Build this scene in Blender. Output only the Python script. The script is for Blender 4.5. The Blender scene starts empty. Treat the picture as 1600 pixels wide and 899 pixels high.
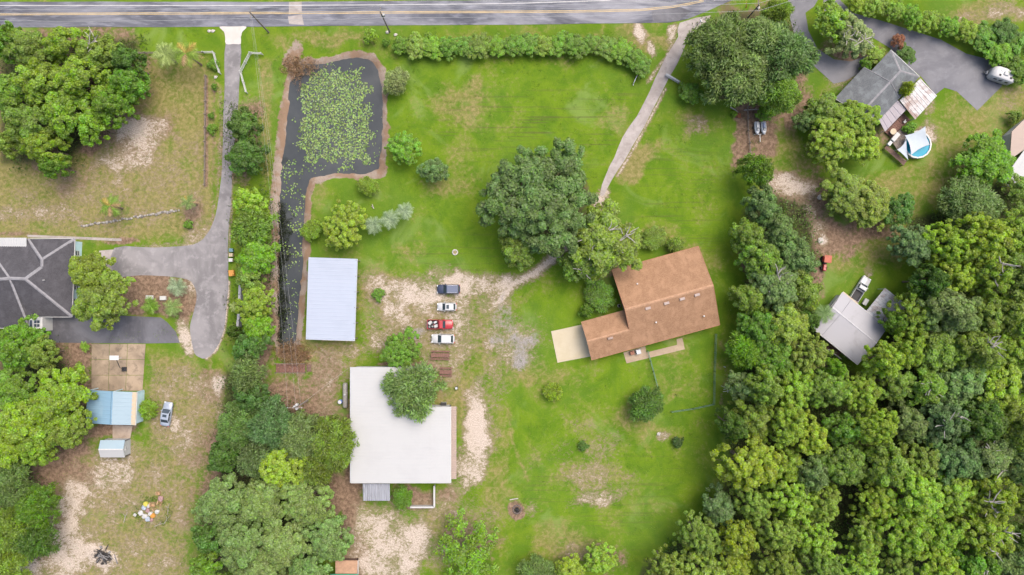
import bpy, math, random
import numpy as np
from mathutils import Vector, Matrix
from mathutils.geometry import tessellate_polygon

# ------------------------------------------------------------------ camera, sky, sun, exposure
SC = bpy.context.scene
COL = SC.collection
H = 142.0                      # drone height in metres
S = 1 / 7.5                    # metres per photograph pixel on the ground
cam_d = bpy.data.cameras.new('camera')
cam_d.sensor_width = 36
cam_d.lens = 36 * H / (1600 * S)
cam_d.clip_start = 1
cam_d.clip_end = 8000
cam = bpy.data.objects.new('camera', cam_d)
cam.location = (0, 0, H)
COL.objects.link(cam)
SC.camera = cam

SUN_EL, SUN_AZ = 62, 45         # degrees; azimuth from north (+Y)
world = bpy.data.worlds.new('World')
SC.world = world
world.use_nodes = True
wn = world.node_tree
sky = wn.nodes.new('ShaderNodeTexSky')
sky.sky_type = 'NISHITA'
sky.sun_disc = False
sky.sun_elevation = math.radians(SUN_EL)
sky.sun_rotation = math.radians(SUN_AZ)
sky.air_density = 1.0
sky.dust_density = 6.0
sky.ozone_density = 0.6
wn.links.new(sky.outputs[0], wn.nodes['Background'].inputs[0])
wn.nodes['Background'].inputs[1].default_value = 0.15
sun_d = bpy.data.lights.new('sun', 'SUN')
sun_d.energy = 1.2
sun_d.angle = math.radians(50)
sun_d.color = (1.0, 0.95, 0.87)
sun = bpy.data.objects.new('sun', sun_d)
sun.rotation_euler = (-math.radians(90 - SUN_EL), 0, -math.radians(SUN_AZ))
sun.location = (0, 60, 200)
COL.objects.link(sun)
SC.view_settings.view_transform = 'Standard'
SC.view_settings.look = 'None'
SC.view_settings.exposure = 1.20
SC.view_settings.gamma = 1
SC.render.engine = 'CYCLES'
SC.cycles.max_bounces = 6
SC.cycles.diffuse_bounces = 4
SC.cycles.glossy_bounces = 2
SC.cycles.transmission_bounces = 3
SC.cycles.transparent_max_bounces = 4
SC.cycles.use_denoising = True
SC.cycles.sample_clamp_indirect = 4

rng = np.random.default_rng(7)
random.seed(7)

# ------------------------------------------------------------------ helpers
def P(px, py, h=0.0):
    """A point of the place at height h that the photograph shows at pixel (px, py)."""
    k = (H - h) / H
    return Vector(((px - 800) * S * k, (449.5 - py) * S * k, h))

def tag(o, label=None, cat=None, group=None, kind=None):
    if label: o['label'] = label
    if cat: o['category'] = cat
    if group: o['group'] = group
    if kind: o['kind'] = kind
    return o

def empty(name, loc=(0, 0, 0), rz=0.0, label=None, cat=None, group=None):
    o = bpy.data.objects.new(name, None)
    o.location = loc
    o.rotation_euler = (0, 0, rz)
    o.empty_display_size = 0.3
    COL.objects.link(o)
    return tag(o, label, cat, group)

def link(name, me, m=None, parent=None):
    o = bpy.data.objects.new(name, me)
    if m is not None and not me.materials:
        me.materials.append(m)
    COL.objects.link(o)
    if parent: o.parent = parent
    return o

def mesh_np(name, v, f, smooth=False):
    """A mesh from numpy arrays; every face has the same number of corners."""
    v = np.asarray(v, np.float32); f = np.asarray(f, np.int32)
    me = bpy.data.meshes.new(name)
    n, k = f.shape
    me.vertices.add(len(v)); me.vertices.foreach_set('co', v.ravel())
    me.loops.add(n * k); me.loops.foreach_set('vertex_index', f.ravel())
    me.polygons.add(n)
    me.polygons.foreach_set('loop_start', np.arange(0, n * k, k, dtype=np.int32))
    me.polygons.foreach_set('loop_total', np.full(n, k, np.int32))
    if smooth: me.polygons.foreach_set('use_smooth', np.ones(n, bool))
    me.update(calc_edges=True)
    return me

class MB:
    """Collects shapes; build() links them as one mesh object."""
    def __init__(s): s.v, s.f = [], []
    def add(s, vs, fs):
        b = len(s.v); s.v += [tuple(p) for p in vs]; s.f += [tuple(b + i for i in q) for q in fs]; return s
    def box(s, x0, x1, y0, y1, z0, z1):
        return s.add([(x0,y0,z0),(x1,y0,z0),(x1,y1,z0),(x0,y1,z0),(x0,y0,z1),(x1,y0,z1),(x1,y1,z1),(x0,y1,z1)],
                     [(3,2,1,0),(4,5,6,7),(0,1,5,4),(1,2,6,5),(2,3,7,6),(3,0,4,7)])
    def cbox(s, x0, x1, y0, y1, z0, z1, c=0.05):
        """A box with chamfered top edges."""
        c = min(c, (x1-x0)/2.1, (y1-y0)/2.1, (z1-z0)/1.1)
        return s.add([(x0,y0,z0),(x1,y0,z0),(x1,y1,z0),(x0,y1,z0),(x0,y0,z1-c),(x1,y0,z1-c),(x1,y1,z1-c),(x0,y1,z1-c),
                      (x0+c,y0+c,z1),(x1-c,y0+c,z1),(x1-c,y1-c,z1),(x0+c,y1-c,z1)],
                     [(3,2,1,0),(0,1,5,4),(1,2,6,5),(2,3,7,6),(3,0,4,7),(4,5,9,8),(5,6,10,9),(6,7,11,10),(7,4,8,11),(8,9,10,11)])
    def quad(s, *ps): return s.add(ps, [tuple(range(len(ps)))])
    def slab(s, ps, t, up=(0, 0, 1)):
        """A flat plate with the outline ps (its top) and thickness t measured against up."""
        u = Vector(up) * t; n = len(ps); a = [Vector(p) for p in ps]
        vs = a + [p - u for p in a]
        return s.add(vs, [tuple(range(n)), tuple(range(2*n-1, n-1, -1))] + [(i, i+n, (i+1) % n + n, (i+1) % n) for i in range(n)])
    def beam(s, a, b, w, h):
        """A square bar from a to b."""
        a, b = Vector(a), Vector(b); d = (b - a).normalized()
        u = d.cross(Vector((0, 0, 1)))
        if u.length < 1e-4: u = Vector((1, 0, 0))
        u.normalize(); n = u.cross(d).normalized()
        c = [(-1,-1),(1,-1),(1,1),(-1,1)]
        vs = [a + u*(i*w/2) + n*(j*h/2) for i, j in c] + [b + u*(i*w/2) + n*(j*h/2) for i, j in c]
        return s.add(vs, [(0,1,2,3)[::-1], (4,5,6,7), (0,1,5,4), (1,2,6,5), (2,3,7,6), (3,0,4,7)])
    def tube(s, pts, rad, n=6, cap=True):
        pts = [Vector(p) for p in pts]
        if not hasattr(rad, '__len__'): rad = [rad] * len(pts)
        b = len(s.v); m = len(pts); ref = None
        for i, p in enumerate(pts):
            d = (pts[min(i+1, m-1)] - pts[max(i-1, 0)]).normalized()
            if ref is None:
                ref = Vector((1, 0, 0)) if abs(d.x) < 0.9 else Vector((0, 1, 0))
            u = d.cross(ref).normalized(); w = d.cross(u); ref = w.cross(d) if False else ref
            for k in range(n):
                t = 2 * math.pi * k / n
                q = p + (u * math.cos(t) + w * math.sin(t)) * rad[i]
                s.v.append(tuple(q))
        for i in range(m - 1):
            for k in range(n):
                s.f.append((b+i*n+k, b+i*n+(k+1) % n, b+(i+1)*n+(k+1) % n, b+(i+1)*n+k))
        if cap:
            s.f.append(tuple(b + k for k in range(n))[::-1]); s.f.append(tuple(b+(m-1)*n+k for k in range(n)))
        return s
    def lathe(s, prof, c=(0, 0, 0), n=16, axis='z'):
        b = len(s.v)
        for r, z in prof:
            for k in range(n):
                t = 2 * math.pi * k / n; x, y = r*math.cos(t), r*math.sin(t)
                p = {'z': (x, y, z), 'y': (x, z, y), 'x': (z, x, y)}[axis]
                s.v.append((p[0]+c[0], p[1]+c[1], p[2]+c[2]))
        for i in range(len(prof)-1):
            for k in range(n):
                s.f.append((b+i*n+k, b+i*n+(k+1) % n, b+(i+1)*n+(k+1) % n, b+(i+1)*n+k))
        s.f.append(tuple(b+k for k in range(n))[::-1]); s.f.append(tuple(b+(len(prof)-1)*n+k for k in range(n)))
        return s
    def blob(s, c, r, seed=0, n=7, m=5, rough=0.25, sq=0.7):
        q = random.Random(seed); b = len(s.v); c = Vector(c)
        rows = []
        for i in range(m+1):
            ph = math.pi * i / m; row = []
            cnt = 1 if i in (0, m) else n
            for k in range(cnt):
                t = 2*math.pi*k/n; rr = r*(1+q.uniform(-rough, rough))
                row.append(len(s.v)); s.v.append((c.x+rr*math.sin(ph)*math.cos(t), c.y+rr*math.sin(ph)*math.sin(t), c.z+rr*sq*math.cos(ph)))
            rows.append(row)
        for i in range(m):
            A, B2 = rows[i], rows[i+1]
            for k in range(n):
                a0, a1 = A[k % len(A)], A[(k+1) % len(A)]; b0, b1 = B2[k % len(B2)], B2[(k+1) % len(B2)]
                if a0 == a1: s.f.append((a0, b0, b1))
                elif b0 == b1: s.f.append((a0, b0, a1))
                else: s.f.append((a0, b0, b1, a1))
        return s
    def build(s, name, m, parent=None, smooth=False):
        me = bpy.data.meshes.new(name)
        me.from_pydata(s.v, [], s.f); me.update()
        if smooth: me.polygons.foreach_set('use_smooth', np.ones(len(me.polygons), bool))
        return link(name, me, m, parent)

# ------------------------------------------------------------------ materials
class NT:
    def __init__(s, name):
        s.m = bpy.data.materials.new(name); s.m.use_nodes = True
        s.t = s.m.node_tree; s.b = s.t.nodes['Principled BSDF']; s.out = s.t.nodes['Material Output']
    def n(s, ty, **kw):
        x = s.t.nodes.new('ShaderNode' + ty)
        for k, v in kw.items(): setattr(x, k, v)
        return x
    def set(s, sock, v):
        if hasattr(v, 'is_output') or isinstance(v, bpy.types.NodeSocket): s.t.links.new(v, sock)
        else:
            if sock.type == 'RGBA' and len(v) == 3: v = (*v, 1)
            sock.default_value = v
    def coord(s, kind='Object'): return s.n('TexCoord').outputs[kind]
    def pos(s): return s.n('NewGeometry').outputs['Position']
    def noise(s, vec, scale, detail=3, rough=0.55, dist=0.0):
        x = s.n('TexNoise'); s.set(x.inputs['Vector'], vec); x.inputs['Scale'].default_value = scale
        x.inputs['Detail'].default_value = detail; x.inputs['Roughness'].default_value = rough; x.inputs['Distortion'].default_value = dist
        return x.outputs['Fac']
    def vscale(s, vec, sc):
        x = s.n('Mapping'); s.set(x.inputs['Vector'], vec); x.inputs['Scale'].default_value = sc; return x.outputs[0]
    def math(s, op, a, b=0.0, c=None, clamp=False):
        x = s.n('Math', operation=op, use_clamp=clamp); s.set(x.inputs[0], a); s.set(x.inputs[1], b)
        if c is not None: s.set(x.inputs[2], c)
        return x.outputs[0]
    def mix(s, f, a, b, mode='MIX'):
        x = s.n('Mix', data_type='RGBA', blend_type=mode); s.set(x.inputs[0], f); s.set(x.inputs[6], a); s.set(x.inputs[7], b); return x.outputs[2]
    def step(s, v, lo, hi):
        x = s.n('MapRange', interpolation_type='SMOOTHSTEP'); s.set(x.inputs[0], v); x.inputs[1].default_value = lo; x.inputs[2].default_value = hi; return x.outputs[0]
    def attr(s, name): return s.n('Attribute', attribute_name=name).outputs
    def bump(s, h, strength=0.3, dist=0.05):
        x = s.n('Bump'); s.set(x.inputs['Height'], h); x.inputs['Strength'].default_value = strength; x.inputs['Distance'].default_value = dist
        s.t.links.new(x.outputs[0], s.b.inputs['Normal'])
    def done(s, col, rough=0.8, metal=0.0, spec=0.3):
        s.set(s.b.inputs['Base Color'], col); s.set(s.b.inputs['Roughness'], rough); s.b.inputs['Metallic'].default_value = metal
        s.b.inputs['Specular IOR Level'].default_value = spec
        return s.m

_pm = {}
def pm(name, col, rough=0.7, var=0.2, scale=2.0, metal=0.0, bump=0.0, spec=0.3, dirt=None, dirt_amt=0.5):
    """A plain procedural material: a colour with patchy variation and, if asked, dirt."""
    if name in _pm: return _pm[name]
    t = NT(name); c = t.coord('Object')
    n1 = t.noise(c, scale, 5, 0.6); n2 = t.noise(c, scale*9, 2)
    f = t.math('ADD', t.math('MULTIPLY', n1, 0.7), t.math('MULTIPLY', n2, 0.3))
    lo = tuple(x*(1-var) for x in col); hi = tuple(min(1, x*(1+var)) for x in col)
    k = t.mix(t.step(f, 0.3, 0.7), lo, hi)
    if dirt:
        d = t.noise(c, scale*0.55, 6, 0.65, 0.6)
        k = t.mix(t.math('MULTIPLY', t.step(d, 0.5, 0.72), dirt_amt), k, dirt)
    if bump: t.bump(n2, bump, 0.03)
    _pm[name] = t.done(k, rough, metal, spec)
    return _pm[name]

def m_ground():
    t = NT('ground_cover'); p = t.pos()
    A = t.attr('ga'); a_sep = t.n('SeparateColor'); t.set(a_sep.inputs[0], A['Color']); dry, litter, sand = a_sep.outputs[0], a_sep.outputs[1], a_sep.outputs[2]
    Bq = t.attr('gb'); b_sep = t.n('SeparateColor'); t.set(b_sep.inputs[0], Bq['Color']); bank, char, gravel = b_sep.outputs[0], b_sep.outputs[1], b_sep.outputs[2]
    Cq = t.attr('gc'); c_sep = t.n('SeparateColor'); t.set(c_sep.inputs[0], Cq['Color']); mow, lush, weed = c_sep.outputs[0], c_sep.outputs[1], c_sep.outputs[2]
    big = t.noise(p, 0.05, 4, 0.55, 0.4); mid = t.noise(p, 0.22, 5, 0.6, 0.5); fine = t.noise(p, 1.3, 5, 0.65, 0.3); tiny = t.noise(p, 5.0, 3, 0.7)
    strk = t.noise(t.vscale(p, (0.055, 1.9, 1)), 1.0, 3, 0.55, 0.15)        # mower streaks run east-west
    # living grass
    g = t.mix(t.step(mid, 0.35, 0.68), (0.058, 0.114, 0.006), (0.102, 0.150, 0.010))
    g = t.mix(t.math('MULTIPLY', t.step(big, 0.42, 0.66), 0.6), g, (0.066, 0.124, 0.016))
    g = t.mix(t.math('MULTIPLY', lush, t.math('MULTIPLY', t.step(mid, 0.3, 0.75), 0.9)), g, (0.086, 0.156, 0.006))
    g = t.mix(t.math('MULTIPLY', t.step(tiny, 0.42, 0.72), 0.38), g, (0.036, 0.062, 0.008))
    g = t.mix(t.math('MULTIPLY', t.step(fine, 0.5, 0.78), 0.32), g, (0.130, 0.150, 0.034))
    pale = t.step(t.noise(p, 0.085, 5, 0.62, 0.8), 0.55, 0.68)
    g = t.mix(t.math('MULTIPLY', pale, 0.6), g, (0.122, 0.176, 0.046))
    # mower streaks: bruised, darker blades
    ms = t.math('MULTIPLY', t.step(strk, 0.53, 0.63), t.math('MULTIPLY', mow, 0.5))
    g = t.mix(ms, g, (0.062, 0.055, 0.024))
    # dry grass
    dm = t.math('ADD', dry, t.math('MULTIPLY', t.math('SUBTRACT', t.math('ADD', t.math('MULTIPLY', mid, 0.6), t.math('MULTIPLY', fine, 0.4)), 0.5), 1.5))
    dcol = t.mix(t.step(fine, 0.35, 0.7), (0.120, 0.108, 0.036), (0.200, 0.160, 0.075))
    dcol = t.mix(t.math('MULTIPLY', t.step(tiny, 0.48, 0.7), 0.45), dcol, (0.080, 0.088, 0.023))
    g = t.mix(t.math('MULTIPLY', t.step(dm, 0.24, 0.72), 0.9), g, dcol)
    # leaf litter, red-brown
    lm = t.math('ADD', litter, t.math('MULTIPLY', t.math('SUBTRACT', t.math('ADD', t.math('MULTIPLY', mid, 0.5), t.math('MULTIPLY', fine, 0.5)), 0.5), 1.3))
    lcol = t.mix(t.step(fine, 0.35, 0.68), (0.086, 0.057, 0.038), (0.182, 0.126, 0.088))
    lcol = t.mix(t.math('MULTIPLY', t.step(tiny, 0.5, 0.72), 0.45), lcol, (0.23, 0.165, 0.12))
    g = t.mix(t.step(lm, 0.34, 0.68), g, lcol)
    # muddy bank
    bm = t.math('ADD', bank, t.math('MULTIPLY', t.math('SUBTRACT', fine, 0.5), 0.9))
    bcol = t.mix(t.step(mid, 0.42, 0.58), (0.158, 0.108, 0.074), (0.205, 0.168, 0.140))
    bcol = t.mix(t.math('MULTIPLY', t.step(tiny, 0.48, 0.7), 0.5), bcol, (0.11, 0.062, 0.04))
    g = t.mix(t.step(bm, 0.36, 0.6), g, bcol)
    # pale sand, broken up by weeds and trampling
    sn = t.noise(t.vscale(p, (1.0, 1.35, 1)), 1.5, 6, 0.78, 0.8)
    sm = t.math('ADD', sand, t.math('MULTIPLY', t.math('SUBTRACT', t.math('ADD', t.math('MULTIPLY', sn, 0.75), t.math('MULTIPLY', mid, 0.25)), 0.5), 2.3))
    under = t.mix(t.step(fine, 0.3, 0.7), (0.125, 0.100, 0.058), (0.180, 0.140, 0.098))
    g = t.mix(t.math('MULTIPLY', t.step(sm, 0.24, 0.5), 0.8), g, under)
    scol = t.mix(t.step(tiny, 0.35, 0.7), (0.245, 0.198, 0.158), (0.41, 0.365, 0.32))
    g = t.mix(t.step(sm, 0.50, 0.82), g, scol)
    # grey gravel
    gm = t.math('ADD', gravel, t.math('MULTIPLY', t.math('SUBTRACT', t.math('ADD', t.math('MULTIPLY', mid, 0.4), t.math('MULTIPLY', fine, 0.6)), 0.5), 1.3))
    vor = t.n('TexVoronoi'); t.set(vor.inputs['Vector'], p); vor.inputs['Scale'].default_value = 5.0
    gcol = t.mix(t.step(vor.outputs['Distance'], 0.05, 0.6), (0.255, 0.24, 0.23), (0.165, 0.152, 0.142))
    g = t.mix(t.step(gm, 0.35, 0.7), g, gcol)
    hm = t.math('ADD', weed, t.math('MULTIPLY', t.math('SUBTRACT', fine, 0.5), 0.9))  # deep shade in the tree gaps painted as near-black humus colour
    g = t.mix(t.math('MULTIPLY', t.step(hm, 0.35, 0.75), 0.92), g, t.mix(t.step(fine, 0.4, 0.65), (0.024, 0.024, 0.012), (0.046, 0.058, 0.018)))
    cm = t.math('ADD', char, t.math('MULTIPLY', t.math('SUBTRACT', fine, 0.5), 1.0))
    g = t.mix(t.step(cm, 0.4, 0.7), g, (0.022, 0.020, 0.020))
    t.bump(t.math('ADD', t.math('MULTIPLY', fine, 0.6), t.math('MULTIPLY', tiny, 0.4)), 0.6, 0.12)
    return t.done(g, 0.95, 0, 0.1)

def m_asphalt(name, base, light, wet=0.0, patch=0.5, stretch=(1, 1, 1)):
    t = NT(name); p = t.vscale(t.pos(), stretch)
    n1 = t.noise(p, 0.12, 6, 0.65, 0.8); n2 = t.noise(p, 0.7, 4, 0.6); n3 = t.noise(t.pos(), 14, 2)
    c = t.mix(t.step(n1, 0.38, 0.62), base, light)
    c = t.mix(t.math('MULTIPLY', t.step(n2, 0.5, 0.7), patch), c, tuple(x*1.45 for x in light))
    c = t.mix(t.math('MULTIPLY', n3, 0.35), c, tuple(x*0.5 for x in base))
    t.bump(n3, 0.25, 0.02)
    r = t.math('SUBTRACT', 0.85, t.math('MULTIPLY', t.step(n1, 0.35, 0.7), wet))
    return t.done(c, r, 0, 0.4)

def m_shingle(name, c1, c2, c3, row=0.16, weather=None):
    """Roof shingles: courses and tabs; the roof part's own xy give the direction of the courses."""
    t = NT(name); uv = t.n('UVMap').outputs[0]
    b = t.n('TexBrick'); t.set(b.inputs['Vector'], uv)
    b.inputs['Scale'].default_value = 1; b.inputs['Brick Width'].default_value = 0.33; b.inputs['Row Height'].default_value = row
    b.inputs['Mortar Size'].default_value = 0.012; b.inputs['Color1'].default_value = (*c1, 1); b.inputs['Color2'].default_value = (*c2, 1); b.inputs['Mortar'].default_value = (*[x*0.5 for x in c1], 1)
    n1 = t.noise(uv, 0.5, 5, 0.6, 0.4); n2 = t.noise(t.vscale(uv, (1.2, 0.35, 1)), 1.6, 4, 0.6); n3 = t.noise(uv, 7, 2)
    c = t.mix(t.math('MULTIPLY', t.step(n1, 0.42, 0.68), 0.55), b.outputs['Color'], c3)
    c = t.mix(t.math('MULTIPLY', t.step(n2, 0.52, 0.72), 0.4), c, weather or tuple(x*0.62 for x in c1))
    c = t.mix(t.math('MULTIPLY', t.step(n3, 0.45, 0.75), 0.3), c, tuple(min(1, x*1.35) for x in c2))
    t.bump(b.outputs['Fac'], 0.5, 0.02)
    return t.done(c, 0.92, 0, 0.15)

def m_metalroof(name, col, stain, amt=0.3, rough=0.45, stretch=(0.25, 2.0, 1), sc=0.6, lo=0.52):
    t = NT(name); c = t.coord('Object')
    n1 = t.noise(t.vscale(c, stretch), sc, 6, 0.68, 0.4); n2 = t.noise(c, 0.25, 4, 0.6); n3 = t.noise(c, 9, 2)
    k = t.mix(t.math('MULTIPLY', t.step(n1, lo, lo+0.2), amt), col, stain)
    k = t.mix(t.math('MULTIPLY', t.step(n2, 0.45, 0.7), 0.35), k, tuple(x*0.88 for x in col))
    k = t.mix(t.math('MULTIPLY', n3, 0.10), k, tuple(x*0.6 for x in col))
    return t.done(k, rough, 0.0, 0.4)

def m_leaf(name, trans=0.46):
    t = NT(name)
    oc = t.n('ObjectInfo').outputs['Color']; a = t.attr('lv'); s_ = t.n('SeparateColor'); t.set(s_.inputs[0], a['Color'])
    br = t.math('ADD', 0.42, t.math('MULTIPLY', s_.outputs[0], 1.16))
    c = t.n('HueSaturation'); t.set(c.inputs['Color'], oc); t.set(c.inputs['Value'], br)
    t.set(c.inputs['Hue'], t.math('ADD', 0.478, t.math('MULTIPLY', s_.outputs[1], 0.044)))
    t.set(c.inputs['Saturation'], t.math('ADD', 0.82, t.math('MULTIPLY', s_.outputs[2], 0.36)))
    d = t.n('BsdfDiffuse'); t.set(d.inputs[0], c.outputs[0])
    tr = t.n('BsdfTranslucent'); t.set(tr.inputs[0], t.mix(1.0, c.outputs[0], (1.25, 1.25, 0.6), 'MULTIPLY'))
    gl = t.n('BsdfGlossy'); gl.inputs['Roughness'].default_value = 0.5; gl.inputs[0].default_value = (1, 1, 1, 1)
    m1 = t.n('MixShader'); m1.inputs[0].default_value = trans; t.t.links.new(d.outputs[0], m1.inputs[1]); t.t.links.new(tr.outputs[0], m1.inputs[2])
    m2 = t.n('MixShader'); m2.inputs[0].default_value = 0.012; t.t.links.new(m1.outputs[0], m2.inputs[1]); t.t.links.new(gl.outputs[0], m2.inputs[2])
    t.t.links.new(m2.outputs[0], t.out.inputs[0])
    return t.m

def m_water():
    t = NT('pond_water'); p = t.pos()
    n = t.noise(p, 0.12, 4, 0.6); r = t.noise(t.vscale(p, (1, 0.6, 1)), 2.2, 3)
    c = t.mix(t.step(n, 0.35, 0.65), (0.030, 0.034, 0.037), (0.046, 0.050, 0.052))
    t.bump(r, 0.06, 0.05)
    return t.done(c, 0.08, 0, 0.28)

def m_concrete(name, a, b, stain, amt=0.6, sc=0.35):
    t = NT(name); c = t.coord('Object')
    n1 = t.noise(c, sc, 6, 0.66, 0.5); n2 = t.noise(c, 6, 3); n3 = t.noise(c, sc*2.7, 5, 0.7, 0.4)
    k = t.mix(t.step(n1, 0.35, 0.65), a, b)
    k = t.mix(t.math('MULTIPLY', t.step(n3, 0.5, 0.7), amt), k, stain)
    k = t.mix(t.math('MULTIPLY', n2, 0.25), k, tuple(x*0.75 for x in a))
    t.bump(n2, 0.15, 0.02)
    return t.done(k, 0.85, 0, 0.25)

def m_glass(name='car_glass', col=(0.02, 0.028, 0.035)):
    if name in _pm: return _pm[name]
    t = NT(name); n = t.noise(t.coord('Object'), 1.5, 2)
    _pm[name] = t.done(t.mix(n, col, tuple(x*1.7+0.005 for x in col)), 0.06, 0, 0.6)
    return _pm[name]

LEAF = m_leaf('foliage')
BARK = pm('bark', (0.13, 0.10, 0.075), 0.9, 0.35, 6, bump=0.5)
DEADWOOD = pm('dead_wood', (0.26, 0.24, 0.22), 0.9, 0.25, 6)
WHITE = pm('white_paint', (0.38, 0.38, 0.375), 0.55, 0.08, 2, dirt=(0.24, 0.23, 0.2), dirt_amt=0.35)
CREAM = pm('cream_paint', (0.33, 0.27, 0.19), 0.6, 0.1, 2)
GREYM = pm('grey_metal', (0.33, 0.34, 0.35), 0.5, 0.15, 2, metal=0.3)
DARK = pm('black_plastic', (0.02, 0.02, 0.022), 0.6, 0.2, 3)
RUBBER = pm('rubber', (0.018, 0.018, 0.018), 0.85, 0.2, 5)
WOOD = pm('weathered_wood', (0.105, 0.066, 0.052), 0.85, 0.35, 3, bump=0.3)
WOODG = pm('grey_wood', (0.16, 0.135, 0.115), 0.85, 0.3, 3, bump=0.3)
REDWOOD = pm('red_stained_wood', (0.125, 0.066, 0.052), 0.8, 0.3, 3, bump=0.3)
GLASSW = m_glass('window_glass', (0.03, 0.04, 0.05))

# ------------------------------------------------------------------ the ground
def vnoise(x, y, cell, seed):
    """Smooth value noise on numpy arrays; cell in the units of x, y."""
    r = np.random.default_rng(seed).random((64, 64)).astype(np.float32)
    u = x / cell; v = y / cell
    i = np.floor(u).astype(int); j = np.floor(v).astype(int)
    fu = u - i; fv = v - j; fu = fu*fu*(3-2*fu); fv = fv*fv*(3-2*fv)
    g = lambda a, b: r[a % 64, b % 64]
    return (g(i, j)*(1-fu)+g(i+1, j)*fu)*(1-fv) + (g(i, j+1)*(1-fu)+g(i+1, j+1)*fu)*fv

def sdist(x, y, poly):
    """Signed distance to a polygon, negative inside."""
    d = np.full(x.shape, 1e9); inside = np.zeros(x.shape, bool); n = len(poly)
    for k in range(n):
        ax, ay = poly[k]; bx, by = poly[(k+1) % n]
        ex, ey = bx-ax, by-ay; L = ex*ex+ey*ey+1e-9
        t = np.clip(((x-ax)*ex+(y-ay)*ey)/L, 0, 1)
        d = np.minimum(d, np.hypot(x-ax-t*ex, y-ay-t*ey))
        c = ((ay > y) != (by > y)) & (x < (bx-ax)*(y-ay)/(by-ay+1e-12)+ax)
        inside ^= c
    return np.where(inside, -d, d)

def ldist(x, y, pts):
    d = np.full(x.shape, 1e9)
    for (ax, ay), (bx, by) in zip(pts[:-1], pts[1:]):
        ex, ey = bx-ax, by-ay; t = np.clip(((x-ax)*ex+(y-ay)*ey)/(ex*ex+ey*ey+1e-9), 0, 1)
        d = np.minimum(d, np.hypot(x-ax-t*ex, y-ay-t*ey))
    return d

def curve(pts, n=6, closed=True):
    """Catmull-Rom through pixel points."""
    m = len(pts); out = []
    for i in range(m if closed else m-1):
        g = (lambda k: pts[k % m]) if closed else (lambda k: pts[min(max(k, 0), m-1)])
        p0, p1, p2, p3 = g(i-1), g(i), g(i+1), g(i+2)
        for s in range(n):
            t = s/n
            out.append(tuple(0.5*(2*p1[a]+(p2[a]-p0[a])*t+(2*p0[a]-5*p1[a]+4*p2[a]-p3[a])*t*t+(3*p1[a]-p0[a]-3*p2[a]+p3[a])*t**3) for a in (0, 1)))
    if not closed: out.append(pts[-1])
    return out

POND = curve([(468,104),(478,96),(500,95),(520,91),(545,86),(572,87),(585,96),(594,112),(600,140),(601,180),(600,225),(597,250),(592,266),(570,275),(540,274),(515,277),(495,280),
              (484,288),(480,320),(479,345),(476,380),(476,410),(473,440),(470,480),(466,520),(458,548),(442,556),(435,548),(432,500),(431,440),(432,400),(432,340),(433,300),(436,250),
              (442,205),(446,165),(449,130),(457,115)], 4)
WOODS = [(1160,330),(1195,300),(1260,320),(1275,400),(1265,470),(1290,540),(1345,590),(1375,540),(1400,500),(1425,460),(1440,420),(1410,390),(1420,340),(1470,330),(1520,280),(1620,300),(1700,330),(1700,980),(960,980),(1000,890),(1050,850),(1105,800),(1140,740),(1140,660),(1162,600),(1160,520),(1165,450)]

fx = np.arange(-118, 118.01, 0.4); fy = np.arange(-72, 72.01, 0.4)
outer = np.array([1.2, 3, 6, 12, 24, 50, 100, 220, 480, 1000, 2200, 4000])
xs = np.concatenate([-118-outer[::-1], fx, 118+outer]); ys = np.concatenate([-72-outer[::-1], fy, 72+outer])
gx, gy = np.meshgrid(xs, ys)
px = 800 + gx/S; py = 449.5 - gy/S
def soft(d, w): return np.clip(0.5 - d/(2*w), 0, 1)           # 1 inside, 0 outside, w pixels of fade
WX = 34*(vnoise(px, py, 34, 41)-.5)+20*(vnoise(px, py, 11, 42)-.5); WY = 34*(vnoise(px, py, 34, 43)-.5)+20*(vnoise(px, py, 11, 44)-.5)
def ell(cx, cy, rx, ry, a=0.0, f=0.5):
    c, s = math.cos(math.radians(a)), math.sin(math.radians(a)); u = (px-cx)*c+(py-cy)*s; v = -(px-cx)*s+(py-cy)*c
    k = min(1.0, min(rx, ry)/38.0); r = np.hypot((u+k*WX)/rx, (v+k*WY)/ry); return np.clip((1+f-r)/(2*f), 0, 1)
def poly(pts, w=12): return soft(sdist(px, py, pts), w)
def path(pts, r, w=4): return soft(ldist(px, py, pts)-r, w)
nA = vnoise(px, py, 60, 1); nB = vnoise(px, py, 22, 2); nC = vnoise(px, py, 9, 3)
dry = np.zeros_like(px); litter = dry.copy(); sand = dry.copy(); bank = dry.copy(); char = dry.copy(); gravel = dry.copy(); mow = dry.copy(); lush = dry.copy(); weed = dry.copy()
def up(arr, v): np.maximum(arr, v, out=arr)

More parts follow.
